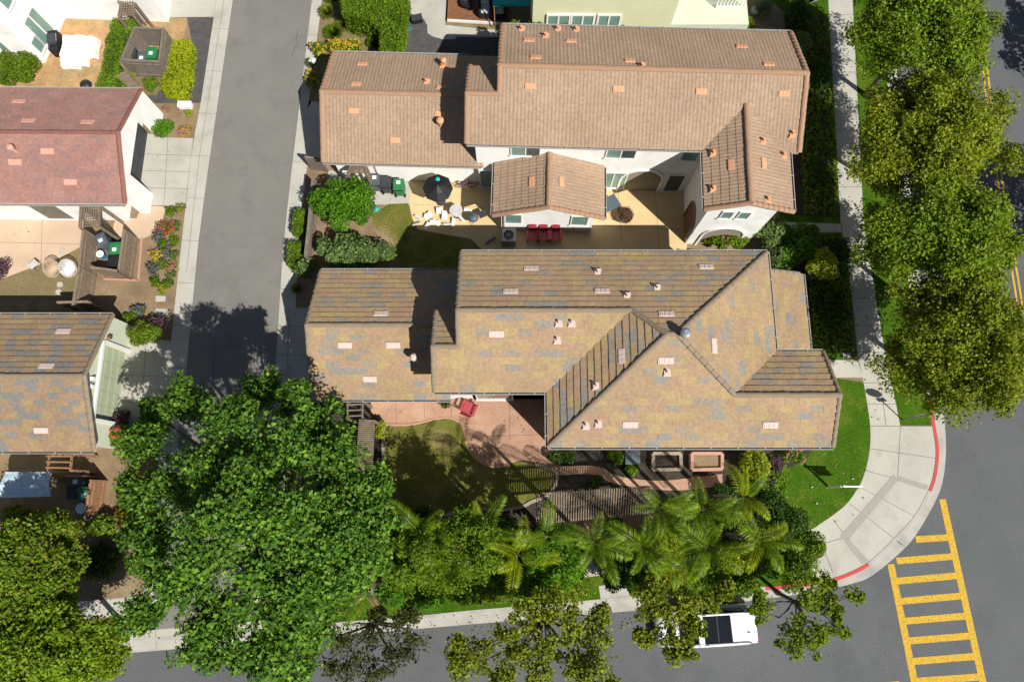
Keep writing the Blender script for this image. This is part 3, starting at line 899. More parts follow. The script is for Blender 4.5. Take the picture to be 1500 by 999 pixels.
# single storey roof on the east side
A.slope([(14.78, 6.9, 2.9), (14.78, 11.0, 2.9), (11.5, 11.0, 3.9), (11.5, 6.9, 3.9)], 'flat', **kws)
for a, b in (((LX, 7.87, zr), (hx, 7.87, zr)), ((hx, 7.87, zr), (PW, 6.65, pk)), ((PW, 6.65, pk), (PE, 6.65, pk)), ((WX, SE2, ze), (PW, 6.65, pk)), ((EX, NE, ze), (PE, 6.65, pk)),
             ((gx, GR, zg), (PE, 6.65, pk)), ((gx, GR, zg), (EEND, GR, zg)), ((EXT_W, EXT_R, zx), (LX, EXT_R, zx)), ((-9.75, 7.91, zwr), (-2.3, 7.91, zwr))):
    A.caps(a, b)
for a, b in (((LX, NE, ze), (LX, 7.87, zr)), ((LX, 7.87, zr), (LX, EXT_R, zx)), ((EXT_W, SE1, ze), (EXT_W, EXT_R, zx)), ((EXT_W, 2 * EXT_R - SE1, ze), (EXT_W, EXT_R, zx)),
             ((EEND, SE2, ze), (EEND, GR, zg)), ((EEND, 6.41, ze), (EEND, GR, zg)), ((-9.75, 4.6, ZW), (-9.75, 7.91, zwr)), ((-9.75, 11.22, ZW), (-9.75, 7.91, zwr)), ((14.6, 11.0, 2.96), (12, 11.0, 3.75))):
    A.caps(a, b, r=.1)
A.gutter((LX, NE, ze), (EX, NE, ze), (0, 1)); A.gutter((EXT_W, SE1, ze), (WX, SE1, ze), (0, -1)); A.gutter((WX, SE1, ze), (WX, SE2, ze), (-1, 0))
A.gutter((WX, SE2, ze), (EEND, SE2, ze), (0, -1)); A.gutter((EX, NE, ze), (EX, 6.41, ze), (1, 0)); A.gutter((EX, 6.41, ze), (EEND, 6.41, ze), (0, 1))
A.gutter((-9.75, 4.6, ZW), (-3.0, 4.6, ZW), (0, -1)); A.gutter((-9.75, 11.22, ZW), (-2.0, 11.22, ZW), (0, 1)); A.gutter((14.78, 11.0, 2.9), (14.78, 6.9, 2.9), (1, 0))
A.block(-2.0, 11.5, 5.0, 10.75, 5.55); A.block(1.98, 11.5, 2.55, 10.75, 5.553, 0.002); A.block(11.4, 13.8, 2.553, 6.0, 5.556, 0.001)
A.gable_u(-2.0, 3.2, 5.0, 10.75, 7.87, 5.5, 7.1); A.gable_u(11.0, 13.83, 2.55, 6.0, 4.26, 5.5, 6.4)
A.gable_u(-3.15, -1.5, 4.998, 7.9, 6.43, 5.5, 6.3, 2.2)
A.gable_u(-9.4, -2.0, 5.05, 10.77, 7.91, 2.75, 4.25)
A.block(11.4, 14.4, 6.9, 10.6, 2.8)
A.finish(mt_flat, mc_flat, m_white, m_trim)
A.window(-0.9, 5.0, 1.15, 1.9, 2.05, (0, -1), 2); A.window(0.6, 5.0, 4.2, 1.3, 1.2, (0, -1), 2); A.window(5, 2.55, 4.2, 1.5, 1.2, (0, -1), 2); A.window(9, 2.55, 1.7, 1.5, 1.2, (0, -1), 2)
A.window(13.83, 4.26, 4.3, 1.3, 1.2, (1, 0), 2)
zN = lambda u, v: ze + K * (NE - v)
zS = lambda u, v: ze + K * (v - SE1)
zS2 = lambda u, v: ze + K * (v - SE2)
zWs = lambda u, v: ze + kw * (u - WX)
zEs = lambda u, v: ze + ke * (EX - u)
zLs = lambda u, v: ZW + K * (v - 4.6)
zLn = lambda u, v: ZW + K * (11.22 - v)
def onroof(px, py, zf):
    """plan position of a photo point on a sloping roof (fixed point iteration)"""
    h = 6.0
    for _ in range(30):
        p = P(px, py, h); h = 0.5 * h + 0.5 * zf(p.x, p.y)
    return p.x, p.y
for px_, py_, zf, au in ((778, 394, zN, 1), (748, 427.5, zN, 1), (882, 427, zN, 1), (1034, 391.5, zN, 1), (976, 460.5, zN, 1), (727, 489, zS, 1), (911, 522, zWs, 0), (1045, 507, zEs, 0),
                         (975, 528, zS2, 1), (923, 621.5, zS2, 1), (1128, 622, zS2, 1), (558, 460, zLn, 1), (505.5, 505.5, zLs, 1), (576, 505.5, zLs, 1), (542, 555, zLs, 1)):
    u, v = onroof(px_, py_, zf); A.vent(u, v, zf, m_vent_p, along_u=bool(au), wd=.68, ln=.3)
for px_, py_, zf in ((875, 399, zN), (962, 422, zN), (918, 434, zN), (818, 473, zS), (837, 473, zS), (816, 498, zS), (873, 565, zWs), (976.5, 545, zS2), (858, 623, zS2), (876, 620, zS2)):
    u, v = onroof(px_, py_, zf); A.pipe(u, v, zf(u, v), m_vent_p, h=.3)
u, v = onroof(1000, 492, zEs); A.flue(u, v, zEs(u, v), m_metal, r=.17, h=.6)
u, v = onroof(609, 528, zLs); A.flue(u, v, zLs(u, v), m_vent_p, r=.14, h=.9)

# ---- beige house -----------------------------------------------------------
TB = math.radians(-1.65)
B = House('house', 'two storey white house under a tan barrel tile roof with an L shaped courtyard', 'house', TB, (4.0, 20.0))
KB_ = 0.44; be = 5.6
bN, bS = 23.4, 16.7
bR = (bN + bS) / 2; bzr = be + KB_ * (bN - bR)
bl, br = -1.15, 13.5
xW, xR = -2.7, 18.85
xz = be + KB_ * (xR - bS)
gW, gE, gRu, gS = 8.8, 13.05, 10.75, 13.6
gzr = be + 0.44 * (gRu - gW)
kgE = (gzr - be) / (gE - gRu)
gvt = bS + (gzr - be) / KB_
kb = dict(c=0.4, per=0.185, lift=0.022, amp=0.015)
B.slope([(br, bN, be), (bl, bN, be), (bl, bR, bzr), (br, bR, bzr)], 'barrel', **kb)
B.slope([(xW, bS, be), (gW, bS, be), (gRu, gvt, gzr), (gE, bS, be), (br, bS, be), (br, bR, bzr), (bl, bR, bzr), (bl, xR, xz), (xW, xR, xz)], 'barrel', **kb)
B.slope([(bl, 2 * xR - bS, be), (xW, 2 * xR - bS, be), (xW, xR, xz), (bl, xR, xz)], 'barrel', **kb)
B.slope([(gW, bS, be), (gW, gS, be), (gRu, gS, gzr), (gRu, gvt, gzr)], 'barrel', **kb)
B.slope([(gE, gS, be), (gE, bS, be), (gRu, gvt, gzr), (gRu, gS, gzr)], 'barrel', **kb)
wz = 2.8; wR = 20.25; wzr = wz + 0.42 * 3.3
B.slope([(-10.5, 16.95, wz), (-2.0, 16.95, wz), (-2.0, wR, wzr), (-10.5, wR, wzr)], 'barrel', **kb)
B.slope([(-1.0, 23.55, wz), (-10.5, 23.55, wz), (-10.5, wR, wzr), (-1.0, wR, wzr)], 'barrel', **kb)
pz = 3.0; pR = 1.44; pzr = pz + .42 * (pR + 1.41)
B.slope([(-1.41, 17.1, pz), (-1.41, 14.12, pz), (pR, 14.12, pzr), (pR, 17.1, pzr)], 'barrel', **kb)
B.slope([(4.37, 14.12, pz), (4.37, 17.1, pz), (pR, 17.1, pzr), (pR, 14.12, pzr)], 'barrel', **kb)
for a, b in (((bl, bR, bzr), (br, bR, bzr)), ((xW, xR, xz), (bl, xR, xz)), ((gRu, gS, gzr), (gRu, gvt, gzr)), ((-10.5, wR, wzr), (-2.2, wR, wzr)), ((pR, 14.12, pzr), (pR, 17.05, pzr))):
    B.caps(a, b, r=.14)
for a, b in (((br, bN, be), (br, bR, bzr)), ((br, bS, be), (br, bR, bzr)), ((bl, bN, be), (bl, bR, bzr)), ((bl, bR, bzr), (bl, xR, xz)), ((xW, bS, be), (xW, xR, xz)), ((xW, 2 * xR - bS, be), (xW, xR, xz)),
             ((gW, gS, be), (gRu, gS, gzr)), ((gE, gS, be), (gRu, gS, gzr)), ((-10.5, 16.95, wz), (-10.5, wR, wzr)), ((-10.5, 23.55, wz), (-10.5, wR, wzr)), ((-1.41, 14.12, pz), (pR, 14.12, pzr)), ((4.37, 14.12, pz), (pR, 14.12, pzr))):
    B.caps(a, b, r=.13, step=.3)
B.gutter((xW, bS, be), (gW, bS, be), (0, -1)); B.gutter((bl, bN, be), (br, bN, be), (0, 1)); B.gutter((gW, bS, be), (gW, gS, be), (-1, 0)); B.gutter((gE, bS, be), (gE, gS, be), (1, 0))
B.gutter((-10.5, 16.95, wz), (-2.1, 16.95, wz), (0, -1)); B.gutter((-10.5, 23.55, wz), (-3.0, 23.55, wz), (0, 1)); B.gutter((-1.41, 17.0, pz), (-1.41, 14.12, pz), (-1, 0)); B.gutter((4.37, 17.0, pz), (4.37, 14.12, pz), (1, 0))
BW = 17.12
B.gable_u(-.8, 13.15, BW, 22.95, bR, 5.5, 6.8)
B.gable_u(-2.35, -.5, BW + .003, 20.5, xR, 5.5, 6.2, 2.0)
B.gable_u(-10.15, -1.0, 17.35, 23.1, wR, 2.72, 3.85)
B.gable_v(-1.0, 3.95, 14.5, 17.5, pR, 2.92, 3.9)
# gable wing with recessed arcade corner
B.gable_v(9.25, 12.6, 13.98, 17.4, gRu, 5.5, 6.25)
B.finish(mt_beige, mc_beige, m_white, m_trim_tan)
B.window(0.2, BW, 4.35, 1.55, 1.15, (0, -1), 2, dark=True); B.window(5.05, BW, 4.35, 1.55, 1.15, (0, -1), 2, dark=True); B.window(8.55, BW, 4.35, .9, 1.15, (0, -1), 1)
B.window(10.3, 13.98, 4.2, .62, .95, (0, -1), 1, dark=False); B.window(11.15, 13.98, 4.2, .62, .95, (0, -1), 1)
B.window(-.35, 14.5, 1.75, .95, 1.3, (0, -1), 1); B.window(3.2, 14.5, 1.75, .95, 1.3, (0, -1), 1)
B.window(-1.55, 17.1, 1.15, 1.5, 2.05, (0, -1), 2, dark=True)
B.window(5.05, BW, 1.3, 1.5, 1.9, (0, -1), 2)
# arched openings: a door, and flat panels with recess shade in their colour
def arch(h, u, v, nrm, wd, ht, mat, name, frame=None, th=.05, z0=ZL):
    n = h.w(*nrm, 0).normalized(); t = Vector((-n.y, n.x, 0))
    pts = [(-wd / 2, 0), (wd / 2, 0)] + [(wd / 2 * math.cos(a), ht - wd / 2 + wd / 2 * math.sin(a)) for a in [PI * k / 10 for k in range(11)]]
    def shape(mb, pts, d0, d1):
        a = [h.w(u, v, z0 + y) + t * x + n * d0 for x, y in pts]; b = [h.w(u, v, z0 + y) + t * x + n * d1 for x, y in pts]
        mb.face(b); mb.face(a[::-1])
        for i in range(len(a)):
            j = (i + 1) % len(a); mb.face([a[i], a[j], b[j], b[i]])
    m = MB(); shape(m, pts, -.1, .02); o = m.build(name, mat, h.root)
    if frame:
        m = MB()
        rim = [h.w(u, v, z0 + y) + t * x + n * .03 for x, y in [(wd / 2, 0)] + pts[2:] + [(-wd / 2, 0)]]
        for i in range(len(rim) - 1): m.bar(rim[i], rim[i + 1], .1, .1)
        m.build('arch_trim', frame, o)
    return o
m_door = M('brown_wood_door', (0.20, 0.10, 0.05), (0.15, 0.075, 0.04), 3)
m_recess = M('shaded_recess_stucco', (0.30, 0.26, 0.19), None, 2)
arch(B, 9.25, 14.95, (-1, 0), 1.5, 2.4, m_door, 'door', m_stone)
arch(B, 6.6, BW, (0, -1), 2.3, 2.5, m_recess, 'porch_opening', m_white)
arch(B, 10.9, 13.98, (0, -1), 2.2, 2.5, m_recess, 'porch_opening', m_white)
B.window(8.45, BW, 1.15, .95, 2.05, (0, -1), 1, glass=m_glass_d, name='door')
for (u, v) in ((-.85, 14.45), (2.05, BW - .04), (-8, 17.3)):
    mm = MB(); mm.tube([B.w(u, v, .1), B.w(u, v, 2.7 if v < 17.2 else 5.4 if u > 0 else 2.7)], .045, 6); mm.build('downpipe', m_trim_tan, B.root)
for (u, v, z) in ((-5.4, 17.3, 2.1), (-3.7, 17.3, 2.1)):
    mm = MB(); mm.lathe(B.w(u, v, z), [(.05, 0), (.11, .05), (.11, .25), (.03, .33)], 10); mm.build('wall_lamp', m_terra, B.root)
ib = lambda p: (p[0] * B.c + p[1] * B.s, -p[0] * B.s + p[1] * B.c)
def onroofB(px, py, zf):
    h = 5.0
    for _ in range(40):
        p = P(px, py, h); u, v = ib(p); h = .5 * h + .5 * zf(u, v)
    return u, v
zBN = lambda u, v: be + KB_ * (bN - v)
zBS = lambda u, v: be + KB_ * (v - bS)
zGW = lambda u, v: be + .44 * (u - gW)
zGE = lambda u, v: be + kgE * (gE - u)
zLS = lambda u, v: wz + .42 * (v - 16.95)
zLN = lambda u, v: wz + .42 * (23.55 - v)
zPW = lambda u, v: pz + .42 * (u + 1.41)
zPE = lambda u, v: pz + (pzr - pz) / (4.37 - pR) * (4.37 - u)
for a in ((775, 60, zBN, 1), (837, 61, zBN, 1), (785, 85, zBN, 1), (1086, 69, zBN, 1), (1126, 95, zBN, 1), (777, 127, zBS, 1), (906, 131, zBS, 1), (1027, 135, zBS, 1), (1148, 138, zBS, 1), (923, 90, zBN, 1),
          (531, 95, zLN, 1), (522, 124, zLN, 1), (518, 163, zLS, 1), (579, 206, zLS, 1), (645, 168, zLS, 1), (647, 129, zLN, 1),
          (1071, 242, zGW, 0), (1118, 240, zGE, 0), (779, 267, zPW, 0), (822, 267, zPE, 0)):
    u, v = onroofB(a[0], a[1], a[2]); B.vent(u, v, a[2], m_vent_o, along_u=bool(a[3]), wd=.55, ln=.28)
for px_, py_, zf in ((764, 44, zBN), (799, 54, zBN), (817, 44, zBN), (844, 45, zBN), (940, 98, zBN), (648, 98, zLN), (625, 121, zLN), (1044, 277, zGW), (1044, 225, zGW), (1124, 293, zGE), (1117, 207, zGE), (1147, 228, zGE), (1160, 197, zBS)):
    u, v = onroofB(px_, py_, zf); B.pipe(u, v, zf(u, v), m_vent_o, r=.07, h=.28)
u, v = onroofB(646, 184, zLS); B.flue(u, v, zLS(u, v), m_vent_o, r=.15, h=.55)
u, v = onroofB(651, 97, zLN); B.flue(u, v, zLN(u, v), m_vent_o, r=.12, h=.55)

# ---- red house and green house (garages facing the lane) -------------------
def garage_house(name, label, x1, yN, yS, ridge, kk, mt, mc, mw, mdoor, vents, mvent, wall_in=.42, ret=False):
    h = House(name, label, 'house', math.radians(-.4) if not ret else 0.0, (x1 - 4, ridge))
    z0 = 2.75; zr_ = z0 + kk * (yN - ridge); k2 = (zr_ - z0) / (ridge - yS)
    x0 = x1 - 17
    h.slope([(x0, yS, z0), (x1, yS, z0), (x1, ridge, zr_), (x0, ridge, zr_)], 'flat', c=.33, tw=.28, lift=.042)
    h.slope([(x1, yN, z0), (x0, yN, z0), (x0, ridge, zr_), (x1, ridge, zr_)], 'flat', c=.33, tw=.28, lift=.042)
    h.caps((x0, ridge, zr_), (x1, ridge, zr_)); h.caps((x1, yS, z0), (x1, ridge, zr_), r=.12); h.caps((x1, yN, z0), (x1, ridge, zr_), r=.12)
    h.gutter((x0, yS, z0), (x1, yS, z0), (0, -1)); h.gutter((x0, yN, z0), (x1, yN, z0), (0, 1))
    h.gable_u(x0 + .3, wall_in, yS + .2, yN - .2, ridge, z0 - .08, zr_ - .25)
    zS_ = lambda u, v: z0 + k2 * (v - yS); zN_ = lambda u, v: z0 + kk * (yN - v)
    h.zS, h.zN, h.z0, h.zr = zS_, zN_, z0, zr_
    h.finish(mt, mc, mw, m_trim)
    for px_, py_, s_ in vents:
        zf = zS_ if s_ else zN_
        hh = 3.5
        for _ in range(30):
            p = P(px_, py_, hh); u = p.x * h.c + p.y * h.s; v = -p.x * h.s + p.y * h.c; hh = .5 * hh + .5 * zf(u, v)
        h.vent(u, v, zf, mvent, wd=.68, ln=.3)
    return h
R = garage_house('house', 'single storey white garage house with plain red tile roof beside the lane', -20.35, 21.45, 14.75, 18.05, .42, mt_red, mc_red, m_white, m_white,
                 ((28, 150, 0), (42, 178, 0), (129, 180, 0), (70, 222, 1), (23, 238, 1), (104, 267, 1)), m_vent_r, wall_in=-21.6)
G = garage_house('house', 'single storey pale green garage house with mottled brown tile roof beside the lane', -20.1, 8.9, 2.1, 5.52, .47, mt_green, mc_flat, m_sage_pale, m_sage,
                 ((93, 486, 0), (68, 537, 0), (61, 630, 1)), m_vent_p, wall_in=-21.6, ret=True)

def garage_front(h, x, ya, yb, d0, d1, ridge_y, mw, md, deep, inset=.09):
    """gabled front wall standing forward of the rake with a garage door opening (local coordinates)"""
    m = MB()
    zt = 2.45
    zf = lambda y: min(h.zS(0, y), h.zN(0, y)) - .22
    # piers either side of the door, and the gable above
    for a, b in ((ya, d0), (d1, yb)):
        m.prism([tuple(h.w(x, a).xy), tuple(h.w(x + deep, a).xy), tuple(h.w(x + deep, b).xy), tuple(h.w(x, b).xy)], 0.0, zt)
    ys = [ya, ridge_y, yb]
    top = [(ya, zf(ya)), (ridge_y, zf(ridge_y)), (yb, zf(yb))]
    sec = [(ya, zt), (yb, zt)] + top[::-1]
    a_ = [h.w(x, y, z) for y, z in sec]; b_ = [h.w(x + deep, y, z) for y, z in sec]
    m.face(b_); m.face(a_[::-1])
    for i in range(len(a_)):
        j = (i + 1) % len(a_); m.face([a_[i], a_[j], b_[j], b_[i]])
    m.build('front_wall', mw, h.root)
    m = MB(); n = 4
    for i in range(n):
        zz = .12 + (zt - .15) / n * (i + .5)
        c = h.w(x + inset, (d0 + d1) / 2, zz)
        m.box(c, (.08, d1 - d0, (zt - .15) / n - .02), rz=h.th)
        for k in range(5):
            c2 = h.w(x + inset + .045, d0 + (d1 - d0) / 5 * (k + .5), zz)
            m.box(c2, (.02, (d1 - d0) / 5 - .12, (zt - .15) / n - .16), rz=h.th)
    m.build('garage_door', md, h.root)

RW = P(222, 190, .1); RS = P(203, 320, .1)
garage_front(R, -20.98, RS.y + .15, RW.y + .85, RS.y + 1.35, RW.y - .35, 18.05, m_white, m_dark, .5, -.3)  # dark door stands in for the shaded inside of the open garage
GN = P(190, 517, .1); GS = P(176, 619, .1)
garage_front(G, GN.x - .35, GS.y - 1.35, GN.y + 1.5, GS.y, GN.y, 5.5, m_sage_pale, m_sage, .3)
mm = MB()
for a, b in (((GN.x - .03, GS.y - .12, 2.5), (GN.x - .03, GN.y + .12, 2.5)), ((GN.x - .03, GS.y - .1, .1), (GN.x - .03, GS.y - .1, 2.45)), ((GN.x - .03, GN.y + .1, .1), (GN.x - .03, GN.y + .1, 2.45))): mm.bar(a, b, .16, .16)
mm.build('door_trim', m_trim, G.root)
for h, y in ((R, RS.y + .7), (R, RW.y + .3), (G, GN.y + .4)):
    mm = MB(); mm.lathe(h.w((RW.x - .02) if h is R else GN.x + .05, y, 2.0), [(.04, 0), (.1, .05), (.1, .24), (.03, .32)], 10); mm.build('wall_lamp', m_terra, h.root)
mm = MB(); mm.box((GN.x - .0, 5.4, 3.15), (.1, .55, .12)); mm.box((GN.x - .0, 5.4, 3.3), (.1, .12, .5)); mm.box((GN.x + .05, 5.2, 3.05), (.16, .16, .16)); mm.box((GN.x + .05, 5.6, 3.05), (.16, .16, .16))
mm.build('floodlight', m_wplast, G.root)
R.window(-25.2, 14.95, 1.25, 1.6, 2.0, (0, -1), 1, glass=m_glass_d, name='door')
zf = R.zS; hh = 3.5
for _ in range(20): p = P(20, 230, hh); hh = zf(p.x, p.y)
R.flue(p.x, p.y + .1, hh, m_vent_r, r=.13, h=.55)

# ---- white house, top left -------------------------------------------------
Wc = P(66, 93, ZL)
We = P(96, 27, ZL)
Wn = P(247, 36, ZL)
WH = empty('house', (Wc.x - 3, Wc.y + 3, ZL), 'tall white house with stacked white framed windows at the upper left corner', 'house')
mm = MB(); mm.prism([(Wc.x, Wc.y), (We.x, We.y), (We.x, We.y + 9), (Wc.x - 12, We.y + 9), (Wc.x - 12, Wc.y + .3)], 0, 6.2)
mm.prism([(We.x - .3, We.y + .002), (Wn.x, Wn.y + .15), (Wn.x - .1, Wn.y + 9), (We.x - .3, We.y + 8.9)], 0, 3.1)
mm.build('wall', m_white, WH)
def wall_window(parent, c, n, wd, ht, panes, glass=None, frame=None, name='window'):
    n = Vector(n).normalized(); t = Vector((-n.y, n.x, 0)); c = Vector(c)
    q = Matrix((t, n, Vector((0, 0, 1)))).transposed()
    fr = MB(); fw = .09
    fr.box(c + n * .03 + Vector((0, 0, ht / 2 - fw / 2)), (wd, .1, fw), rot=q); fr.box(c + n * .04 - Vector((0, 0, ht / 2 - fw / 2)), (wd + .1, .14, fw), rot=q)
    for k in range(panes + 1): fr.box(c + n * .03 + t * (-wd / 2 + fw / 2 + (wd - fw) * k / panes), (fw, .095, ht - 2 * fw), rot=q)
    f = fr.build(name, frame or m_trim, parent)
    for k in range(panes):
        pw = (wd - fw) / panes - fw
        g = MB(); g.box(c + n * .02 + t * (-wd / 2 + fw + (wd - fw) / panes * k + pw / 2), (pw, .04, ht - 2 * fw), rot=q); g.build('pane', glass or m_glass, f)
    return f
dE = (We - Wc).normalized(); nE = Vector((dE.y, -dE.x, 0))
for t_, z_, wd, ht, pn in ((1.45, 1.5, 1.3, 2.1, 2), (1.45, 4.3, 1.4, 1.5, 2), (.55, 1.1, .7, 1.1, 1), (2.6, 4.3, .7, 1.5, 1)):
    wall_window(WH, Wc + dE * t_ + Vector((0, 0, z_ - .1)), nE, wd, ht, pn)
wall_window(WH, (Wc.x - 1.7, Wc.y + .04, 1.7), (0.025, -1, 0), 1.1, 1.0, 2)
wall_window(WH, (Wc.x - 4.0, Wc.y + .1, 4.6), (0.025, -1, 0), 1.3, 1.2, 2)
mm = MB(); mm.prism([(Wc.x - 12.3, Wc.y - .3), (Wc.x + .4, Wc.y - .4), (We.x + .4, We.y + 9.3), (Wc.x - 12.3, We.y + 9.3)], 6.2, 6.45); mm.build('roof', mt_red, WH)
mm = MB(); mm.prism([(We.x - .2, We.y + 2.6), (Wn.x + .3, Wn.y + 2.6), (Wn.x + .2, Wn.y + 9.3), (We.x - .2, We.y + 9.2)], 3.1, 3.35); mm.build('porch_roof', mt_red, WH)

# ---- cream house, top centre ----------------------------------------------
c0 = P(775, 88, ZL); c1 = P(965, 92, ZL)
CH = empty('house', (c0.x + 3, c0.y + 3, ZL), 'cream rendered house with three white framed windows at the top edge', 'house')
mm = MB(); mm.prism([(c0.x + .1, c0.y), (c1.x, c0.y - .1), (c1.x, c0.y + 9), (c0.x + .1, c0.y + 9)], 0, 5.8); mm.build('wall', m_cream, CH)
e0 = P(1003, 55, ZL)
mm = MB(); mm.prism([(c1.x + .002, e0.y - .9), (P(1075, 40, ZL).x, e0.y - .9), (P(1075, 40, ZL).x, e0.y + 6), (c1.x + .002, e0.y + 6)], 0, 2.4); mm.build('porch_wall', m_sage_pale, CH)
for px_, py_ in ((817, 22), (852, 23), (890, 23)):
    for h_ in (3.1,):
        p = P(px_, py_, 3.3); wall_window(CH, (p.x, c0.y - .05, 3.4), (0, -1, 0), 1.3, 1.45, 2)
mm = MB(); mm.prism([(c0.x - .3, c0.y - .3), (c1.x + .4, c0.y - .4), (c1.x + .4, c0.y + 9.3), (c0.x - .3, c0.y + 9.3)], 5.8, 6.05); mm.build('roof', mt_red, CH)
r0 = P(1070, 8, 2.6)
mm = MB()
mm.bar((r0.x - .8, r0.y, 3.3), (r0.x + .8, r0.y, 3.3), .1); mm.bar((r0.x - .8, r0.y, 2.5), (r0.x + .8, r0.y, 2.5), .1)
for k in range(9): mm.bar((r0.x - .78 + k * .195, r0.y, 2.5), (r0.x - .78 + k * .195, r0.y, 3.3), .05)
mm.build('balustrade', m_wplast, CH)
mm = MB(); mm.lathe((P(912, 40, 3.2).x, c0.y - .12, 3.0), [(.05, 0), (.1, .06), (.1, .25), (.03, .3)], 8); mm.build('wall_lamp', m_black, CH)

# ------------------------------------------------------------------ foliage
RNG = np.random.default_rng(11)


def leaf_arrays(pts, out, L, W, up=0.55, outw=0.5, jit=0.85):
    """rhombic leaves at pts; out = outward directions"""
    n = len(pts)
    nr = RNG.normal(size=(n, 3)); nr /= np.linalg.norm(nr, axis=1)[:, None]
    nm = nr * jit + out * outw + np.array([0, 0, up])
    nm /= np.linalg.norm(nm, axis=1)[:, None]
    r2 = RNG.normal(size=(n, 3))
    a = np.cross(nm, r2); a /= np.linalg.norm(a, axis=1)[:, None] + 1e-9
    b = np.cross(nm, a)
    s = RNG.uniform(.5, 1.6, size=(n, 1))
    a = a * (L * s / 2); b = b * (W * s / 2)
    fold = nm * (W * .18) * s
    v = np.stack([pts - a, pts - b * 1.0 + a * .1 + fold, pts + a, pts + b * 1.0 + a * .1 + fold], 1).reshape(-1, 3)
    return v


def quads_obj(name, v, mat, parent=None, extra=None):
    """fast mesh of loose quads (N*4 verts), relative to parent location"""
    off = np.zeros(3)
    q = parent
    while q is not None:
        off += np.array(q.location); q = q.parent
    v = v - off
    me = bpy.data.meshes.new(name)
    nv = len(v); nf = nv // 4
    me.vertices.add(nv); me.vertices.foreach_set('co', v.astype(np.float32).ravel())
    me.loops.add(nv); me.loops.foreach_set('vertex_index', np.arange(nv, dtype=np.int32))
    me.polygons.add(nf); me.polygons.foreach_set('loop_start', np.arange(0, nv, 4, dtype=np.int32))
    me.update(calc_edges=True)
    me.materials.append(mat)
    o = bpy.data.objects.new(name, me)
    COL.objects.link(o)
    o.parent = parent
    return o


def ball(n, c, r, inner=0.35, flat=1.0):
    d = RNG.normal(size=(n, 3)); d /= np.linalg.norm(d, axis=1)[:, None]
    rad = (inner ** 3 + (1 - inner ** 3) * RNG.random((n, 1))) ** (1 / 3)
    r = np.array(r) * np.array([1, 1, flat])
    return np.array(c) + d * rad * r, d


def tree(name, label, base, lobes, mat, leaf=(0.21, 0.15), per=620, sub=6, trunk_r=0.17, group=None, cat='tree', limbs=True, gap=0.62, fork=0.45):
    """lobes: (x, y, z, r) leafy masses carried by limbs from one trunk"""
    base = Vector(base)
    root = empty(name, base, label, cat, group)
    V = []
    cx = np.mean([l[0] for l in lobes]); cy = np.mean([l[1] for l in lobes]); cz = np.mean([l[2] for l in lobes])
    tips = []
    for (x, y, z, r) in lobes:
        out0 = np.array([x - cx, y - cy, (z - cz) + r]); out0 /= np.linalg.norm(out0) + 1e-6
        for k in range(sub):
            d = RNG.normal(size=3); d /= np.linalg.norm(d); d[2] = abs(d[2]) * .7 - .15
            c = np.array([x, y, z]) + (d + out0 * .25) * r * RNG.uniform(.4, 1.0)
            rr = r * RNG.uniform(.26, .62)
            n = int(per / sub * RNG.uniform(.6, 1.4))
            p, o = ball(n, c, (rr, rr, rr * .72), .1)
            p += RNG.normal(size=p.shape) * rr * .12
            V.append(leaf_arrays(p, o * .6 + out0 * .4, leaf[0], leaf[1]))
            if k < 2: tips.append((x + (c[0] - x) * .6, y + (c[1] - y) * .6, z + (c[2] - z) * .3 - r * .1))
        p, o = ball(int(per * .12), (x, y, z), (r, r, r * .75), .2)
        V.append(leaf_arrays(p, o, leaf[0] * .95, leaf[1] * .95))
    crown = quads_obj('crown', np.concatenate(V), mat, root)
    m = MB()
    fz = cz * fork
    f = Vector((base.x * .6 + cx * .4, base.y * .6 + cy * .4, fz))
    m.tube([base - Vector((0, 0, .05)), base.lerp(f, .12) , base.lerp(f, .5), f], [trunk_r * 1.5, trunk_r * 1.05, trunk_r * .9, trunk_r * .8], 9)
    m.tube([f, f.lerp(Vector((cx, cy, cz)), .6), Vector((cx, cy, cz + .4))], [trunk_r * .8, trunk_r * .55, trunk_r * .2], 7)
    if limbs:
        for (x, y, z, r) in lobes:
            e = Vector((x, y, z - r * .1)); mid = f.lerp(e, .5) + Vector((RNG.normal() * .2, RNG.normal() * .2, .35))
            m.tube([f, f.lerp(mid, .5) + Vector((0, 0, .15)), mid, e], [trunk_r * .55, trunk_r * .42, trunk_r * .3, trunk_r * .1], 6, cap=False)
        for t in tips:
            e = Vector(t); m.tube([e.lerp(Vector((cx, cy, cz)), .35), e], [.03, .012], 4, cap=False)
    m.build('trunk', m_bark, root, smooth=True)
    return root


def auto_lobes(px, py, hc, rx, ry, rz, n, lr, seed, low=-.35, ragged=.25):
    """leafy masses spread over an ellipsoid crown whose centre shows at (px, py)"""
    g = np.random.default_rng(seed)
    c = P(px, py, hc)
    out = []
    for i in range(n):
        t = (i + .5) / n
        zz = low + (1 - low) * (1 - t)
        a = i * 2.39996 + g.uniform(-.4, .4)
        rr = math.sqrt(max(0, 1 - zz * zz))
        q = 1 - g.uniform(0, ragged)
        k = .78
        out.append((c.x + rx * rr * math.cos(a) * q * k, c.y + ry * rr * math.sin(a) * q * k, max(.5, hc + rz * zz * q * .75), lr * g.uniform(.75, 1.25)))
    for i in range(max(1, n // 6)):
        out.append((c.x + g.uniform(-.4, .4) * rx, c.y + g.uniform(-.4, .4) * ry, hc + g.uniform(-.2, .35) * rz, lr))
    return out


def under(px, py, h):
    p = P(px, py, h)
    return Vector((p.x, p.y, ZL))


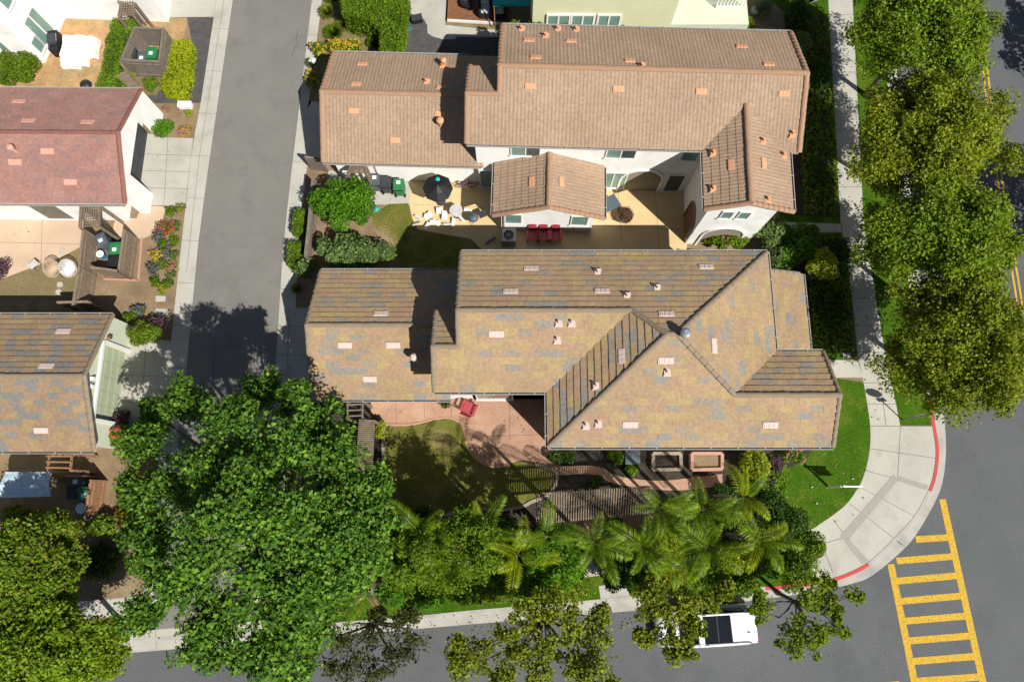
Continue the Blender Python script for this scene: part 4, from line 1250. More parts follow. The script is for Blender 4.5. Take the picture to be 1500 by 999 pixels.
def bush(name, label, px, py, hh, rx, ry, mat, n=1500, leaf=(.10, .065), cat='shrub', group=None, lump=.22, flowers=None, nf=60, stem=True, fs=.10):
    """rounded shrub whose middle shows at (px,py); hh = its height"""
    c = P(px, py, hh * .6)
    root = empty(name, (c.x, c.y, ZL), label, cat, group)
    nl = max(4, int(9 * max(rx, ry)))
    V = []
    cen = []
    for i in range(nl):
        a = i * 2.399 + RNG.uniform(-.3, .3); q = math.sqrt((i + .5) / nl) * RNG.uniform(.58, .86)
        cen.append((c.x + rx * q * math.cos(a), c.y + ry * q * math.sin(a), ZL + hh * (.38 + .32 * (1 - q * q) + RNG.uniform(-.06, .06))))
    rr = (rx * ry / nl) ** .5 * 1.42
    for ce in cen:
        p, o = ball(n // nl, ce, (rr * RNG.uniform(.8, 1.2), rr * RNG.uniform(.8, 1.2), min(hh * .42, rr * 1.1)), .45)
        p[:, 2] = np.maximum(p[:, 2], ZL + .02)
        V.append(leaf_arrays(p, o, *leaf))
    quads_obj('foliage', np.concatenate(V), mat, root)
    if stem:
        m = MB()
        for ce in cen[:min(8, nl)]:
            m.tube([(c.x, c.y, ZL - .03), (c.x * .5 + ce[0] * .5, c.y * .5 + ce[1] * .5, ce[2] * .5), (ce[0], ce[1], ce[2])], [.035, .025, .01], 5, cap=False)
        m.build('stem', m_bark, root)
    if flowers:
        pts = []
        for i in range(nf):
            ce = cen[RNG.integers(nl)]
            p, o = ball(1, ce, (rr, rr, min(hh * .45, rr * 1.15)), .97)
            p[0, 2] = abs(p[0, 2] - ce[2]) + ce[2]
            pts.append(p[0])
        pts = np.array(pts)
        quads_obj('flowers', leaf_arrays(np.repeat(pts, 4, 0) + RNG.normal(size=(nf * 4, 3)) * .03, np.tile([0, 0, 1.], (nf * 4, 1)), fs, fs * .8, up=1), fl_mats[flowers], root)['kind'] = 'stuff'
    return root


def hedge(name, label, poly, hh, mat, dens=420, leaf=(.09, .06), cat='hedge', group=None, core=True, rough=.06):
    """clipped hedge: outline of its top in photo pixels"""
    w = [P(x, y, hh) for x, y in poly]
    cx = sum(p.x for p in w) / len(w); cy = sum(p.y for p in w) / len(w)
    root = empty(name, (cx, cy, ZL), label, cat, group)
    xs = [p.x for p in w]; ys = [p.y for p in w]
    area = abs(sum(xs[i] * ys[(i + 1) % len(w)] - xs[(i + 1) % len(w)] * ys[i] for i in range(len(w)))) / 2
    def inside(x, y):
        r = np.zeros(len(x), bool)
        for i in range(len(w)):
            j = i - 1
            with np.errstate(divide='ignore', invalid='ignore'):
                c = ((ys[i] > y) != (ys[j] > y)) & (x < (xs[j] - xs[i]) * (y - ys[i]) / (ys[j] - ys[i] + 1e-12) + xs[i])
            r ^= c
        return r
    n = int(area * dens * 1.3)
    x = RNG.uniform(min(xs), max(xs), n * 2); y = RNG.uniform(min(ys), max(ys), n * 2)
    k = inside(x, y); x, y = x[k][:n], y[k][:n]
    ph = RNG.uniform(0, 6, 4)
    bumpz = .5 * np.sin(x * 3.1 + ph[0]) * np.sin(y * 2.7 + ph[1]) + .5 * np.sin(x * 7.3 + ph[2]) * np.sin(y * 6.4 + ph[3])
    top = np.stack([x, y, hh + bumpz * rough + RNG.uniform(-.09, .05, len(x))], 1)
    V = [leaf_arrays(top, np.tile([0, 0, 1.], (len(top), 1)), *leaf)]
    for i in range(len(w)):
        a, b = w[i], w[(i + 1) % len(w)]
        L = (b - a).length; m_ = int(L * hh * dens * .9)
        t = RNG.random(m_); z = ZL + RNG.random(m_) * (hh - ZL)
        o = np.array([(b - a).y, -(b - a).x, 0]) / max(L, 1e-6)
        mid = (a + b) / 2
        if o[0] * (mid.x - cx) + o[1] * (mid.y - cy) < 0: o = -o
        p = np.stack([a.x + (b.x - a.x) * t, a.y + (b.y - a.y) * t, z], 1) + o * RNG.uniform(-.12, .05, (m_, 1))
        V.append(leaf_arrays(p, np.tile(o, (m_, 1)), *leaf))
    quads_obj('foliage', np.concatenate(V), mat, root)
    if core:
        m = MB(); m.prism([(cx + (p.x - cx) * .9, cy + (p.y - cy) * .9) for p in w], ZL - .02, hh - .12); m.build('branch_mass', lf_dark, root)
    return root


# ---- big broad leaved tree -------------------------------------------------
BIG = [(270, 590), (435, 600), (481, 632), (385, 580), (220, 655), (311, 691), (412, 673), (481, 691), (530, 710), (540, 760), (417, 747), (353, 756), (261, 737), (212, 788), (298, 797), (435, 797), (380, 834),
       (275, 852), (215, 889), (435, 861), (321, 898), (412, 916), (300, 935), (366, 948), (420, 955), (490, 797), (230, 610), (345, 640), (480, 850), (465, 745), (520, 815), (205, 720), (455, 905), (250, 815), (365, 700)]
lob = []
for i, (x, y) in enumerate(BIG):
    d = math.hypot((x - 375) / 200, (y - 768) / 215)
    h = 11.3 - 3.6 * d ** 1.6 + RNG.uniform(-1.0, .6)
    h *= .78 if x < 262 else 1
    p = P(x, y, h); lob.append((p.x, p.y, h, RNG.uniform(1.0, 1.45) * (.82 if d > .75 else 1)))
b0 = under(375, 770, 6.0)
tree('broadleaf_tree', 'huge dark green broad leaved tree over the mouth of the lane', b0, lob, lf_big, leaf=(.15, .105), per=2000, sub=15, trunk_r=.32, fork=.4)

# ---- street trees on the right --------------------------------------------
G1 = 'street trees along the right hand road'
for (px_, py_, hc, rx, ry, rz, n, bx, by, sd, lab) in (
        (1350, 40, 6.2, 2.9, 3.0, 2.6, 22, 1268, 140, 1, 'tall street tree at the top edge, leaning over the yellow line'),
        (1356, 205, 6.2, 3.5, 3.3, 2.7, 24, 1279, 265, 2, 'widest street tree beside the tan roofed house'),
        (1374, 352, 6.0, 3.2, 2.4, 2.5, 22, 1303, 424, 3, 'street tree level with the gap between the two middle houses'),
        (1410, 505, 5.8, 3.1, 3.5, 2.4, 24, 1330, 535, 4, 'street tree nearest the stop sign and the corner')):
    bb = P(bx, by, ZL)
    tree('street_tree', lab, bb, auto_lobes(px_, py_, hc, rx * 1.14, ry * 1.04, rz, n + 6, 1.1, sd, low=-.6, ragged=.45), lf_street_b if sd in (2, 4) else lf_street, leaf=(.12, .085), per=1900, sub=12, trunk_r=.16, group=G1)
for (bx, by, sd, lab) in ((1600, 375, 5, 'street tree across the right hand road whose shade reaches the asphalt'), (1640, 140, 6, 'street tree across the road near the top right corner')):
    bb = P(bx, by, ZL); q = bb + Vector((0.2, 0, 0))
    g = np.random.default_rng(sd)
    ll = [(bb.x + 2.6 * math.cos(a) * r, bb.y + 2.6 * math.sin(a) * r, 5.4 + 1.5 * (1 - r), 1.0) for a, r in [(i * 2.4, math.sqrt((i + .5) / 16)) for i in range(16)]]
    tree('street_tree', lab, bb, ll, lf_street, leaf=(.19, .13), per=420, sub=5, trunk_r=.16, group=G1)

# ---- thin trees along the lower road ---------------------------------------
G2 = 'thin crowned trees along the lower road'
def px_lobes(l, h0, dh, r0, r1):
    o = []
    for (x, y) in l:
        h = h0 + RNG.uniform(-dh, dh); p = P(x, y, h); o.append((p.x, p.y, h, RNG.uniform(r0, r1) * 1.18))
    return o
tree('street_tree', 'thin crowned tree standing by the kerb left of the parked car', P(797, 878, ZL),
     px_lobes([(710, 950), (690, 975), (745, 930), (760, 960), (800, 945), (790, 985), (835, 925), (860, 950), (845, 980), (875, 905), (815, 895), (740, 985), (830, 870), (870, 985), (680, 960), (770, 905)], 5.6, .8, .45, .8), lf_sparse, leaf=(.125, .085), per=800, sub=9, trunk_r=.13, group=G2, fork=.5)
tree('street_tree', 'thin crowned tree overhanging the front of the white car', P(1003, 866, ZL),
     px_lobes([(955, 885), (945, 935), (975, 905), (1000, 885), (1010, 920), (985, 940), (1005, 950), (1035, 875), (1060, 868), (960, 870)], 5.2, .6, .4, .62), lf_sparse, leaf=(.125, .085), per=800, sub=9, trunk_r=.12, group=G2, fork=.5)
tree('street_tree', 'small thin tree over the asphalt right of the white car', P(1140, 868, ZL),
     px_lobes([(1185, 865), (1215, 855), (1190, 885), (1215, 890), (1170, 915), (1200, 920), (1225, 915), (1160, 940), (1190, 935), (1120, 885), (1115, 895), (1250, 868), (1205, 870)], 4.8, .5, .32, .55), lf_street, leaf=(.12, .08), per=560, sub=7, trunk_r=.10, group=G2, fork=.5)
tree('street_tree', 'thinnest olive tree with bare grey twigs beside the huge tree', P(560, 893, ZL),
     px_lobes([(490, 920), (520, 945), (560, 930), (590, 915), (610, 945), (480, 960), (540, 975), (575, 970), (505, 985), (600, 900), (455, 940), (550, 905)], 5.2, .7, .5, .8), leaf_mat('olive_thin_leaves', [(0.03, 0.038, 0.010), (0.055, 0.066, 0.014), (0.085, 0.095, 0.018)]), leaf=(.12, .07), per=480, sub=8, trunk_r=.12, group=G2, fork=.5)
# ---- lower left trees -------------------------------------------------------
G3 = 'trees in the lower left corner'
tree('garden_tree', 'bronze tipped green tree at the left edge below the silver tarp', under(55, 830, 4.5), auto_lobes(45, 835, 4.5, 2.3, 2.7, 1.9, 22, .8, 21), lf_auburn, leaf=(.125, .085), per=1300, sub=10, trunk_r=.14, group=G3)
tree('garden_tree', 'light green spreading tree in the lower left corner', under(95, 955, 5), auto_lobes(85, 955, 5.0, 3.1, 2.2, 1.9, 24, .85, 22), lf_street, leaf=(.125, .085), per=1300, sub=10, trunk_r=.15, group=G3)

G4 = 'slim evergreen trees added to shade the lawn'  # evergreens added to cast shade on the garden lawn
for (x, y, hc, rr_, sd, l) in ((610, 812, 5.2, 1.5, 31, 'added slim evergreen tree between the huge tree and the star shaped palm'), (690, 805, 5.6, 1.5, 32, 'added slim evergreen tree just left of the star shaped palm'), (815, 815, 5.4, 1.35, 33, 'added slim evergreen tree above the exposed sidewalk patch'), (560, 800, 4.8, 1.3, 34, 'added slim evergreen tree beside the huge tree crown')):
    tree('added_evergreen', l, under(x, y, hc), auto_lobes(x, y, hc, rr_, rr_, 2.0, 12, .62, sd, low=-.8), lf_hedge if sd != 33 else lf_bright, leaf=(.13, .06), per=520, sub=7, trunk_r=.09, group=G4)

# ---- shrubs around the beige house ------------------------------------------
bush('shrub_tree', 'bright green bushy tree in front of the white garage wall by the lane', 506, 297, 3.0, 2.0, 1.6, lf_bright, 9000, (.15, .075), cat='bush', lump=.3)
bush('shrub', 'long grey green shrub against the mottled roof beside the lane', 520, 371, 2.2, 2.7, .98, lf_grey, 8500, (.14, .10))
bush('shrub', 'small grey green shrub at the corner of the low mottled roof', 450, 395, 1.4, .5, .6, lf_grey, 900, (.13, .09))
hedge('box_hedge', 'upper of two clipped box shrubs on the lane edge', [(430, 307), (450, 306), (449, 339), (427, 341)], .9, lf_hedge, group='clipped box shrubs on the lane edge')
hedge('box_hedge', 'lower of two clipped box shrubs on the lane edge, next to the grey green shrub', [(421, 354), (441, 355), (438, 390), (420, 388)], .9, lf_hedge, group='clipped box shrubs on the lane edge')
hedge('tall_hedge', 'L shaped tall green hedge beside the dark gravel', [(495, -20), (595, -20), (589, 34), (581, 79), (558, 79), (558, 46), (542, 31), (524, 23), (501, 18)], 1.9, lf_hedge, dens=330, leaf=(.13, .07), rough=.12)
bush('flower_shrub', 'yellow flowering shrub at the gable end of the beige garage', 505, 72, .7, 1.2, .5, lf_hedge, 2200, (.11, .05), flowers='yellow', nf=150)
bush('flower_shrub', 'yellow flowering shrub on the lane edge near the white box', 467, 74, .6, .45, .45, lf_hedge, 700, (.11, .05), flowers='yellow', nf=40)
bush('flower_shrub', 'narrow yellow flowering shrub in shade beside the garage wall', 457, 120, .5, .3, .8, lf_hedge, 700, (.10, .05), flowers='yellow', nf=60)
def grass_tuft(label, px_, py_, r, n=420, mat=None, hh=.7):
    p = P(px_, py_, ZL); root = empty('grass_tuft', p, label, 'ornamental grass', 'ornamental grasses by the lane')
    a = RNG.uniform(0, 2 * PI, n); q = RNG.uniform(.2, 1, n) * r
    tip = np.stack([p.x + np.cos(a) * q, p.y + np.sin(a) * q, ZL + hh * (1.05 - .6 * (q / r) ** 2) * RNG.uniform(.6, 1, n)], 1)
    b = np.stack([p.x + np.cos(a) * q * .15, p.y + np.sin(a) * q * .15, np.full(n, ZL)], 1)
    mid = (tip + b) / 2 + np.array([0, 0, .15])
    s = np.stack([-np.sin(a), np.cos(a), np.zeros(n)], 1) * .022
    v = np.stack([b, mid - s, tip, mid + s], 1).reshape(-1, 3)
    quads_obj('blades', v, mat or lf_grass, root)
grass_tuft('pale spiky grass tuft at the top of the bed beside the lane', 481, 22, .62, 700)
grass_tuft('straw coloured grass tuft between hedge and lane', 505, 40, .6, 600)
grass_tuft('green grass tuft in front of the L shaped hedge', 490, 52, .7, 700, lf_hedge)
grass_tuft('straw grass tuft in the hedge corner', 535, 48, .6, 600)
grass_tuft('small grey grass tuft by the concrete strip of the lane', 459, 97, .45, 300, lf_grey)
grass_tuft('topmost grass tuft beside the lane', 488, 0, .6, 500, lf_hedge)
grass_tuft('grass tuft below the small grey green shrub', 437, 425, .4, 320)
grass_tuft('grass tuft against the hedge shade', 548, 68, .5, 400, lf_hedge)
# shrubs at the right of the middle houses
bush('shrub', 'leafy shrub with pale flowers under the white gable wall', 1066, 350, 1.7, 1.2, .55, lf_hedge, 3200, (.13, .09), flowers='pink', nf=16)
bush('shrub', 'grey green shrub reaching up the white gable wall', 1130, 342, 2.6, 1.0, .85, lf_grey, 4200, (.14, .10))
bush('shrub', 'grey green shrub touching the hip of the mottled roof', 1133, 375, 2.2, .5, .6, lf_grey, 1300, (.13, .09))
bush('shrub', 'dark green shrub between the grey green shrub and the yellow green tree', 1166, 366, 2.4, 1.1, .95, lf_bright, 3600, (.15, .10))
bush('shrub', 'mid green shrub beside the narrow side walk', 1180, 345, 1.9, .8, .6, lf_hedge, 2000, (.13, .09))
bush('small_tree', 'yellow green small tree near the east porch roof', 1206, 390, 4.2, .75, .8, lf_yellow, 2600, (.13, .07), cat='tree')
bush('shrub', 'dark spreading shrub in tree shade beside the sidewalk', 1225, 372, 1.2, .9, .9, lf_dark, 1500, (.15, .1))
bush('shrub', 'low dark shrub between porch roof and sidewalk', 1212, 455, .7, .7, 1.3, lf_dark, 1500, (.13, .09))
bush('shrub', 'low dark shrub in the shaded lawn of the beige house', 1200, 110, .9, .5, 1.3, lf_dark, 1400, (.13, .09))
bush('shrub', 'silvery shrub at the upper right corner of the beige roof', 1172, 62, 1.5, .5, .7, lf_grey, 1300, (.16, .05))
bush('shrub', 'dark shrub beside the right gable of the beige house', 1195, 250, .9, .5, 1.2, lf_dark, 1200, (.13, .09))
bush('shrub', 'dense green shrub in front of the pale porch at the top edge', 1030, 32, 2.4, 1.3, .75, lf_bright, 3200, (.15, .10))
bush('shrub', 'olive shrub right of the dense green shrub at the top', 1085, 38, 1.6, .9, .6, lf_hedge, 2000, (.13, .09))
bush('shrub', 'dark shrub at the top beside the shaded sidewalk', 1168, 22, 1.4, .9, .8, lf_dark, 1600, (.14, .1))
bush('shrub', 'shrub with bluish flowers left of the top lawn', 1118, 14, 1.0, .5, .45, lf_grey, 900, (.12, .08), flowers='purple', nf=30)
for (x, y, l) in ((750, 32, 'leftmost'), (785, 32, 'second from left'), (822, 30, 'middle'), (853, 33, 'rightmost')):
    bush('shrub', 'airy shrub below the cream house windows, %s of four' % l, x, 50, 4.2, .7, .4, lf_hedge, 1300, (.16, .06), group='airy shrubs below the cream house windows')
# white house and red house planting
bush('round_shrub', 'big dome shaped shrub above the red roof at the left edge', 24, 100, 1.6, 1.45, 1.1, lf_hedge, 7000, (.09, .055), lump=.1)
hedge('tall_hedge', 'long dark hedge between the orange mulch and the bin enclosure', [(165, 27), (196, 28), (192, 45), (180, 55), (176, 84), (168, 131), (137, 131), (149, 100), (154, 60)], 1.5, lf_hedge, dens=380, rough=.12)
hedge('lime_hedge', 'lime yellow clipped hedge beside the dark gravel strip', spline([(252, 60), (264, 57), (279, 60), (277, 90), (271, 132), (256, 138), (237, 132), (236, 122), (245, 90), (252, 60)], 2)[:-1], .9, lf_lime, dens=420, rough=.08)
bush('round_shrub', 'small ball shrub at the foot of the lime hedge', 221, 125, .8, .42, .38, lf_hedge, 900, (.09, .055))
bush('shrub', 'tiny lime shrub below the grey bin enclosure', 194, 111, .5, .28, .22, lf_yellow, 350, (.09, .06))
bush('round_shrub', 'round green ball shrub at the corner of the red garage driveway', 240, 189, .9, .6, .5, lf_bright, 1500, (.09, .06))
bush('flower_shrub', 'low pink and green plant beside the ball shrub', 273, 193, .35, .4, .3, lf_yellow, 350, (.10, .06), flowers='pink', nf=25)
bush('flower_shrub', 'small pink plant below the gravel strip', 245, 161, .3, .22, .18, lf_grey, 160, (.1, .06), flowers='pink', nf=14)
bush('shrub', 'small lime plant under the white utility box', 277, 168, .3, .22, .2, lf_yellow, 200, (.1, .06))
FB = [(250, 311, 'hedge', None), (264, 307, 'grass', None), (238, 333, 'grey', 'red'), (250, 336, 'hedge', 'red'), (259, 332, 'grey', None), (233, 346, 'grey', 'purple'), (238, 358, 'hedge', None), (256, 355, 'hedge', None), (242, 370, 'grey', 'purple'),
      (230, 376, 'grass', 'yellow'), (254, 376, 'grey', None), (226, 394, 'grey', 'purple'), (250, 393, 'grass', 'pink'), (238, 388, 'hedge', None), (228, 414, 'hedge', None), (246, 418, 'hedge', None), (238, 424, 'yellow', None), (250, 405, 'grey', None), (203, 458, 'grey', 'purple'), (188, 466, 'hedge', None)]
MM = {'hedge': lf_hedge, 'grass': lf_grass, 'grey': lf_grey, 'yellow': lf_yellow}
for i, (x, y, m_, f_) in enumerate(FB):
    d = {'red': 'red flowered', 'purple': 'purple flowered', 'yellow': 'yellow flowered', 'pink': 'pink flowered', None: {'hedge': 'green', 'grass': 'straw coloured', 'grey': 'grey green', 'yellow': 'lime'}[m_]}[f_]
    bush('flower_clump', '%s clump in the bed left of the lane, number %d counted from the driveway' % (d, i + 1), x, y, .4, .38 if f_ else .28, .34 if f_ else .26, MM[m_], 260, (.10, .06), cat='flower', group='flower clumps in the bed left of the lane', flowers=f_, nf=20, stem=False)
bush('shrub', 'bronze green arching shrub left of the green garage door', 212, 490, 1.6, 1.0, .62, lf_auburn, 2600, (.15, .05))
bush('shrub', 'mauve leaved shrub above the bronze green shrub', 232, 474, .9, .7, .35, fl_mats['mauve'], 900, (.10, .06))
bush('flower_shrub', 'red flowering shrub below the green garage door', 180, 640, 1.1, .5, .6, lf_bright, 1300, (.12, .08), flowers='red', nf=45, fs=.13)
bush('shrub', 'mauve leaved shrub at the lower end of the green driveway', 180, 612, .7, .6, .4, fl_mats['mauve'], 800, (.10, .06))
bush('shrub', 'green shrub between red flowers and the huge tree', 207, 640, 1.2, .7, .8, lf_bright, 1700, (.12, .08))
bush('shrub', 'golden yellow shrub on the bare soil beside the huge tree', 191, 718, .9, .42, .6, lf_yellow, 900, (.11, .07))
bush('shrub', 'golden shrub near the reddish gate, lower of the two', 181, 760, .9, .55, .4, leaf_mat('golden_leaves', [(.20, .15, .01), (.28, .20, .015), (.12, .14, .01)]), 900, (.11, .07))
bush('shrub', 'green shrub below the reddish gate', 150, 772, 1.2, .8, .5, lf_hedge, 1600, (.12, .08))
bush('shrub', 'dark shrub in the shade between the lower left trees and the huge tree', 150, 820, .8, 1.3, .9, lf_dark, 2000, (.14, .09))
bush('shrub', 'olive shrub at the left edge above the bronze tipped tree', 30, 755, 1.2, 1.3, .5, lf_auburn, 1800, (.12, .08))
bush('shrub', 'dark red leaved shrub on the left edge by the peach patio', 2, 395, 1.0, .4, .5, fl_mats['mauve'], 600, (.10, .06))

# ---- garden of the main house ------------------------------------------------
bush('shrub', 'lime shrub at the end of the narrow slatted pergola', 556, 630, .9, .28, .5, lf_yellow, 700, (.11, .07))
bush('shrub', 'dark leafy shrub under the south eave beside the patio', 822, 668, .8, .7, .3, lf_dark, 1000, (.13, .09))
bush('shrub', 'green shrub left of the grey cube under the south eave', 902, 668, .9, .45, .4, lf_hedge, 800, (.12, .08))
bush('shrub', 'leafy shrub in front of the grey cube', 925, 688, .5, .45, .25, lf_hedge, 600, (.12, .08))
bush('shrub', 'low shrub in the bed between path and slatted pergola', 872, 706, .5, .4, .25, lf_dark, 500, (.12, .08))
bush('shrub', 'tall green shrub at the right end of the south eave', 1105, 680, 1.9, .7, .75, lf_yellow, 1900, (.13, .09))
bush('flower_shrub', 'pink flowering shrub at the south east corner of the house', 1165, 668, .7, .65, .28, lf_bright, 900, (.11, .07), flowers='pink', nf=26)
bush('shrub', 'low mauve plant beside the corner lawn', 1135, 680, .5, .45, .3, fl_mats['mauve'], 500, (.10, .06))
BG = 'mixed bushes in the planted belt along the lower sidewalk'
BELT = [(1150, 765, 1.05, 2.6, lf_dark, 'dark pine like bush at the right end of the planted belt'), (1185, 800, .85, 2.4, lf_hedge, 'bush overhanging the sidewalk at the right end of the belt'), (1165, 835, 1.0, 2.0, lf_hedge, 'bush by the red kerb at the lower right of the belt'),
        (1110, 815, 1.0, 2.2, lf_hedge, 'bush left of the overhanging one in the belt'), (1065, 770, 1.0, 2.0, lf_hedge, 'bush below the path end'), (1040, 835, 1.1, 1.8, lf_hedge, 'bush above the white car roof'),
        (985, 838, .9, 1.8, lf_yellow, 'yellowish bush above the windscreen of the white car'), (955, 795, 1.0, 1.8, lf_hedge, 'bush right of the soil patch'), (895, 775, .7, 1.5, lf_dark, 'dark bush on the soil patch'), (800, 850, .95, 1.7, lf_hedge, 'bush beside the kerb lawn left of the walk'),
        (735, 860, .9, 1.5, lf_hedge, 'bush left of the thin kerb tree'), (700, 800, .9, 1.8, lf_dark, 'dark bush under the yellow palm fronds'), (660, 840, 1.0, 1.6, lf_hedge, 'bush near the kerb, right of the dry palm'), (605, 855, .9, 1.5, lf_hedge, 'low bush right of the dry palm'),
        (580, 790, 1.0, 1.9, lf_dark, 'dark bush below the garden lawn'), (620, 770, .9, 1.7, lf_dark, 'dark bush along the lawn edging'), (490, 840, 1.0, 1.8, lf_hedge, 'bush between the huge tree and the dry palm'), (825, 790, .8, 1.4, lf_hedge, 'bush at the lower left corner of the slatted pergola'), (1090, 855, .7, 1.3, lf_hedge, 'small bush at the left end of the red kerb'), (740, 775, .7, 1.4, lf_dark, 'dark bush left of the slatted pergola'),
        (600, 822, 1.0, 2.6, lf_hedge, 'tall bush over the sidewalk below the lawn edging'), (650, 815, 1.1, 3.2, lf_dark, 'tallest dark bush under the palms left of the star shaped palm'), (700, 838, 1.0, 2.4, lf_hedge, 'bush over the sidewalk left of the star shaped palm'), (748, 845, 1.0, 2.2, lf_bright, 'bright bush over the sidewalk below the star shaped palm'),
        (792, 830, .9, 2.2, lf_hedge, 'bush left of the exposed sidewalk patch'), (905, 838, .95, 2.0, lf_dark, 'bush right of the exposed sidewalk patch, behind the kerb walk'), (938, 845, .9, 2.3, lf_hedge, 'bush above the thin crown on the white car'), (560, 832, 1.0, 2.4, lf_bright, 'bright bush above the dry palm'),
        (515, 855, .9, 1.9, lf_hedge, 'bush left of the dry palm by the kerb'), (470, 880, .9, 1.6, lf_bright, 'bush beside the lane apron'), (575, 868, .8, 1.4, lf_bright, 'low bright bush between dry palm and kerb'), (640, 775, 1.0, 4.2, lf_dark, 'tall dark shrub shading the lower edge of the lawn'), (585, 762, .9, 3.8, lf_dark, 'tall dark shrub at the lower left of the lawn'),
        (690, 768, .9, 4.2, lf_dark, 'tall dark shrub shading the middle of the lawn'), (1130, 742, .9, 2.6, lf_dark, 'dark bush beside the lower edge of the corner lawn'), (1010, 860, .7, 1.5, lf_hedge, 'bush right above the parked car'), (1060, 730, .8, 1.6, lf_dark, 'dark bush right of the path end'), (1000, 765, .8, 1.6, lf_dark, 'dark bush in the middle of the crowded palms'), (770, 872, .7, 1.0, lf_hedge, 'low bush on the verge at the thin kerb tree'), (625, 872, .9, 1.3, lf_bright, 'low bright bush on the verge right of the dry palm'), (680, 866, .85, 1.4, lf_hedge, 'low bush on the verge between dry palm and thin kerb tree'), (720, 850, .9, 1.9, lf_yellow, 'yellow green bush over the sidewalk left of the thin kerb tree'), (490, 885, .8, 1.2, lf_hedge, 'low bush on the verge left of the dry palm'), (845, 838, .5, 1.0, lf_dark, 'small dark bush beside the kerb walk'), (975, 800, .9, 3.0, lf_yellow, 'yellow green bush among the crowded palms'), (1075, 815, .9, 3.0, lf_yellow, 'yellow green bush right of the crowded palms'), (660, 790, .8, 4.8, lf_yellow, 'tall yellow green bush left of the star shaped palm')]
for (x, y, r, hh, m_, l) in BELT:
    bush('bush', l, x, y, hh, r, r * .85, m_, int(3600 * r), (.12, .065), cat='bush', group=BG)
# ground cover below the palms
mb_n = 9000
gx_ = RNG.uniform(0, 1, mb_n); gy_ = RNG.uniform(0, 1, mb_n)
pts = []
for a, b in zip(gx_, gy_):
    x = 440 + a * 745; yt = 775 if x < 780 else 800 - (0 if x < 960 else 40) ; yb = 850 - (x - 440) * .055
    if 815 < x < 870 and 805 < yt + (yb - yt) * b < 850: continue
    p = P(x, yt + (yb - yt) * b, ZL); pts.append((p.x, p.y, ZL + RNG.uniform(.03, .35)))
pts = np.array(pts)
tag(quads_obj('ground_cover', leaf_arrays(pts, np.tile([0, 0, 1.], (len(pts), 1)), .17, .08), lf_hedge), kind='stuff')

pts = []  # leaf cover added to deepen the shade on the right hand strips
for (x0, y0, x1, y1, k) in ((1160, 30, 1212, 316, 3200), (1180, 350, 1240, 515, 2400), (1150, 665, 1080, 745, 700)):
    for a, b in RNG.random((k, 2)):
        y = y0 + (y1 - y0) * b
        sh = (y - y0) * .055
        p = P(x0 + (x1 - x0) * a + sh, y, ZL); pts.append((p.x, p.y, ZL + RNG.uniform(.03, .4)))
pts = np.array(pts)
tag(quads_obj('ground_cover', leaf_arrays(pts, np.tile([0, 0, 1.], (len(pts), 1)), .17, .09), lf_hedge), kind='stuff')
pts = []
for (x0, y0, x1, y1, k, z) in ((1220, 20, 1290, 620, 200, ZL + .03), (1140, 640, 1270, 770, 90, ZL + .03), (200, 900, 1120, 935, 160, ZL + .03), (240, 380, 440, 560, 50, ZL + .03), (1290, 20, 1480, 600, 90, .02), (560, 600, 800, 740, 160, ZL + .04), (20, 140, 280, 740, 150, ZL + .03), (200, 930, 1300, 990, 50, .02)):
    for a, b in RNG.random((k, 2)):
        p = P(x0 + (x1 - x0) * a, y0 + (y1 - y0) * b, z); pts.append(tuple(p))
pts = np.array(pts)
tag(quads_obj('fallen_leaves', leaf_arrays(pts, np.tile([0, 0, 1.], (len(pts), 1)), .085, .055, up=3), leaf_mat('dry_fallen_leaves', [(.20, .13, .05), (.28, .20, .07), (.12, .10, .04)], .1)), kind='stuff')

# ---- palms -------------------------------------------------------------------
def frond_mesh(name, L, mat, droop, seed, n=36, lw=.042, ll=.52):
    g = np.random.default_rng(seed)
    m = MB()
    pts = []; ang = math.radians(52); p = Vector((0, 0, 0)); N_ = 14
    for i in range(N_ + 1):
        pts.append(p.copy())
        a = ang - droop * (i / N_) ** 1.3
        p = p + Vector((math.cos(a), 0, math.sin(a))) * (L / N_)
    m.tube(pts, [.028 * (1 - .8 * i / N_) for i in range(N_ + 1)], 5)
    def at(t):
        x = t * N_; i = min(int(x), N_ - 1); return pts[i].lerp(pts[i + 1], x - i), (pts[i + 1] - pts[i]).normalized()
    for k in range(n):
        t = .12 + .87 * k / (n - 1)
        q, d = at(t)
        ln = ll * (math.sin(PI * (0.18 + .8 * t) ** .8) ** .7 + .12) * g.uniform(.85, 1.1)
        for s in (-1, 1):
            side = Vector((0, s, 0))
            dirv = (side * .82 + d * .55 + Vector((0, 0, g.uniform(-.15, .22)))).normalized()
            tip = q + dirv * ln - Vector((0, 0, ln * g.uniform(.2, .45)))
            mid = q + dirv * ln * .5 - Vector((0, 0, ln * .04))
            wv = d.cross(Vector((0, 0, 1))).cross(dirv); wv = d * lw * .5
            n0 = len(m.v)
            m.v += [tuple(q - wv * .4), tuple(mid - wv), tuple(tip), tuple(mid + wv)]
            m.f.append((n0, n0 + 1, n0 + 2, n0 + 3))
    me = bpy.data.meshes.new(name); me.from_pydata(m.v, [], m.f); me.materials.append(mat); me.update()
    return me
FR = [frond_mesh('frond', 2.5, lf_palm, math.radians(95), 1), frond_mesh('frond', 2.2, lf_palm, math.radians(80), 2), frond_mesh('frond', 2.3, lf_palm, math.radians(115), 3)]
FY = [frond_mesh('frond', 2.7, lf_palm_y, math.radians(85), 4), frond_mesh('frond', 2.5, lf_palm_y, math.radians(105), 5)]
FD = [frond_mesh('frond', 1.9, lf_dead, math.radians(130), 6, ll=.4)]
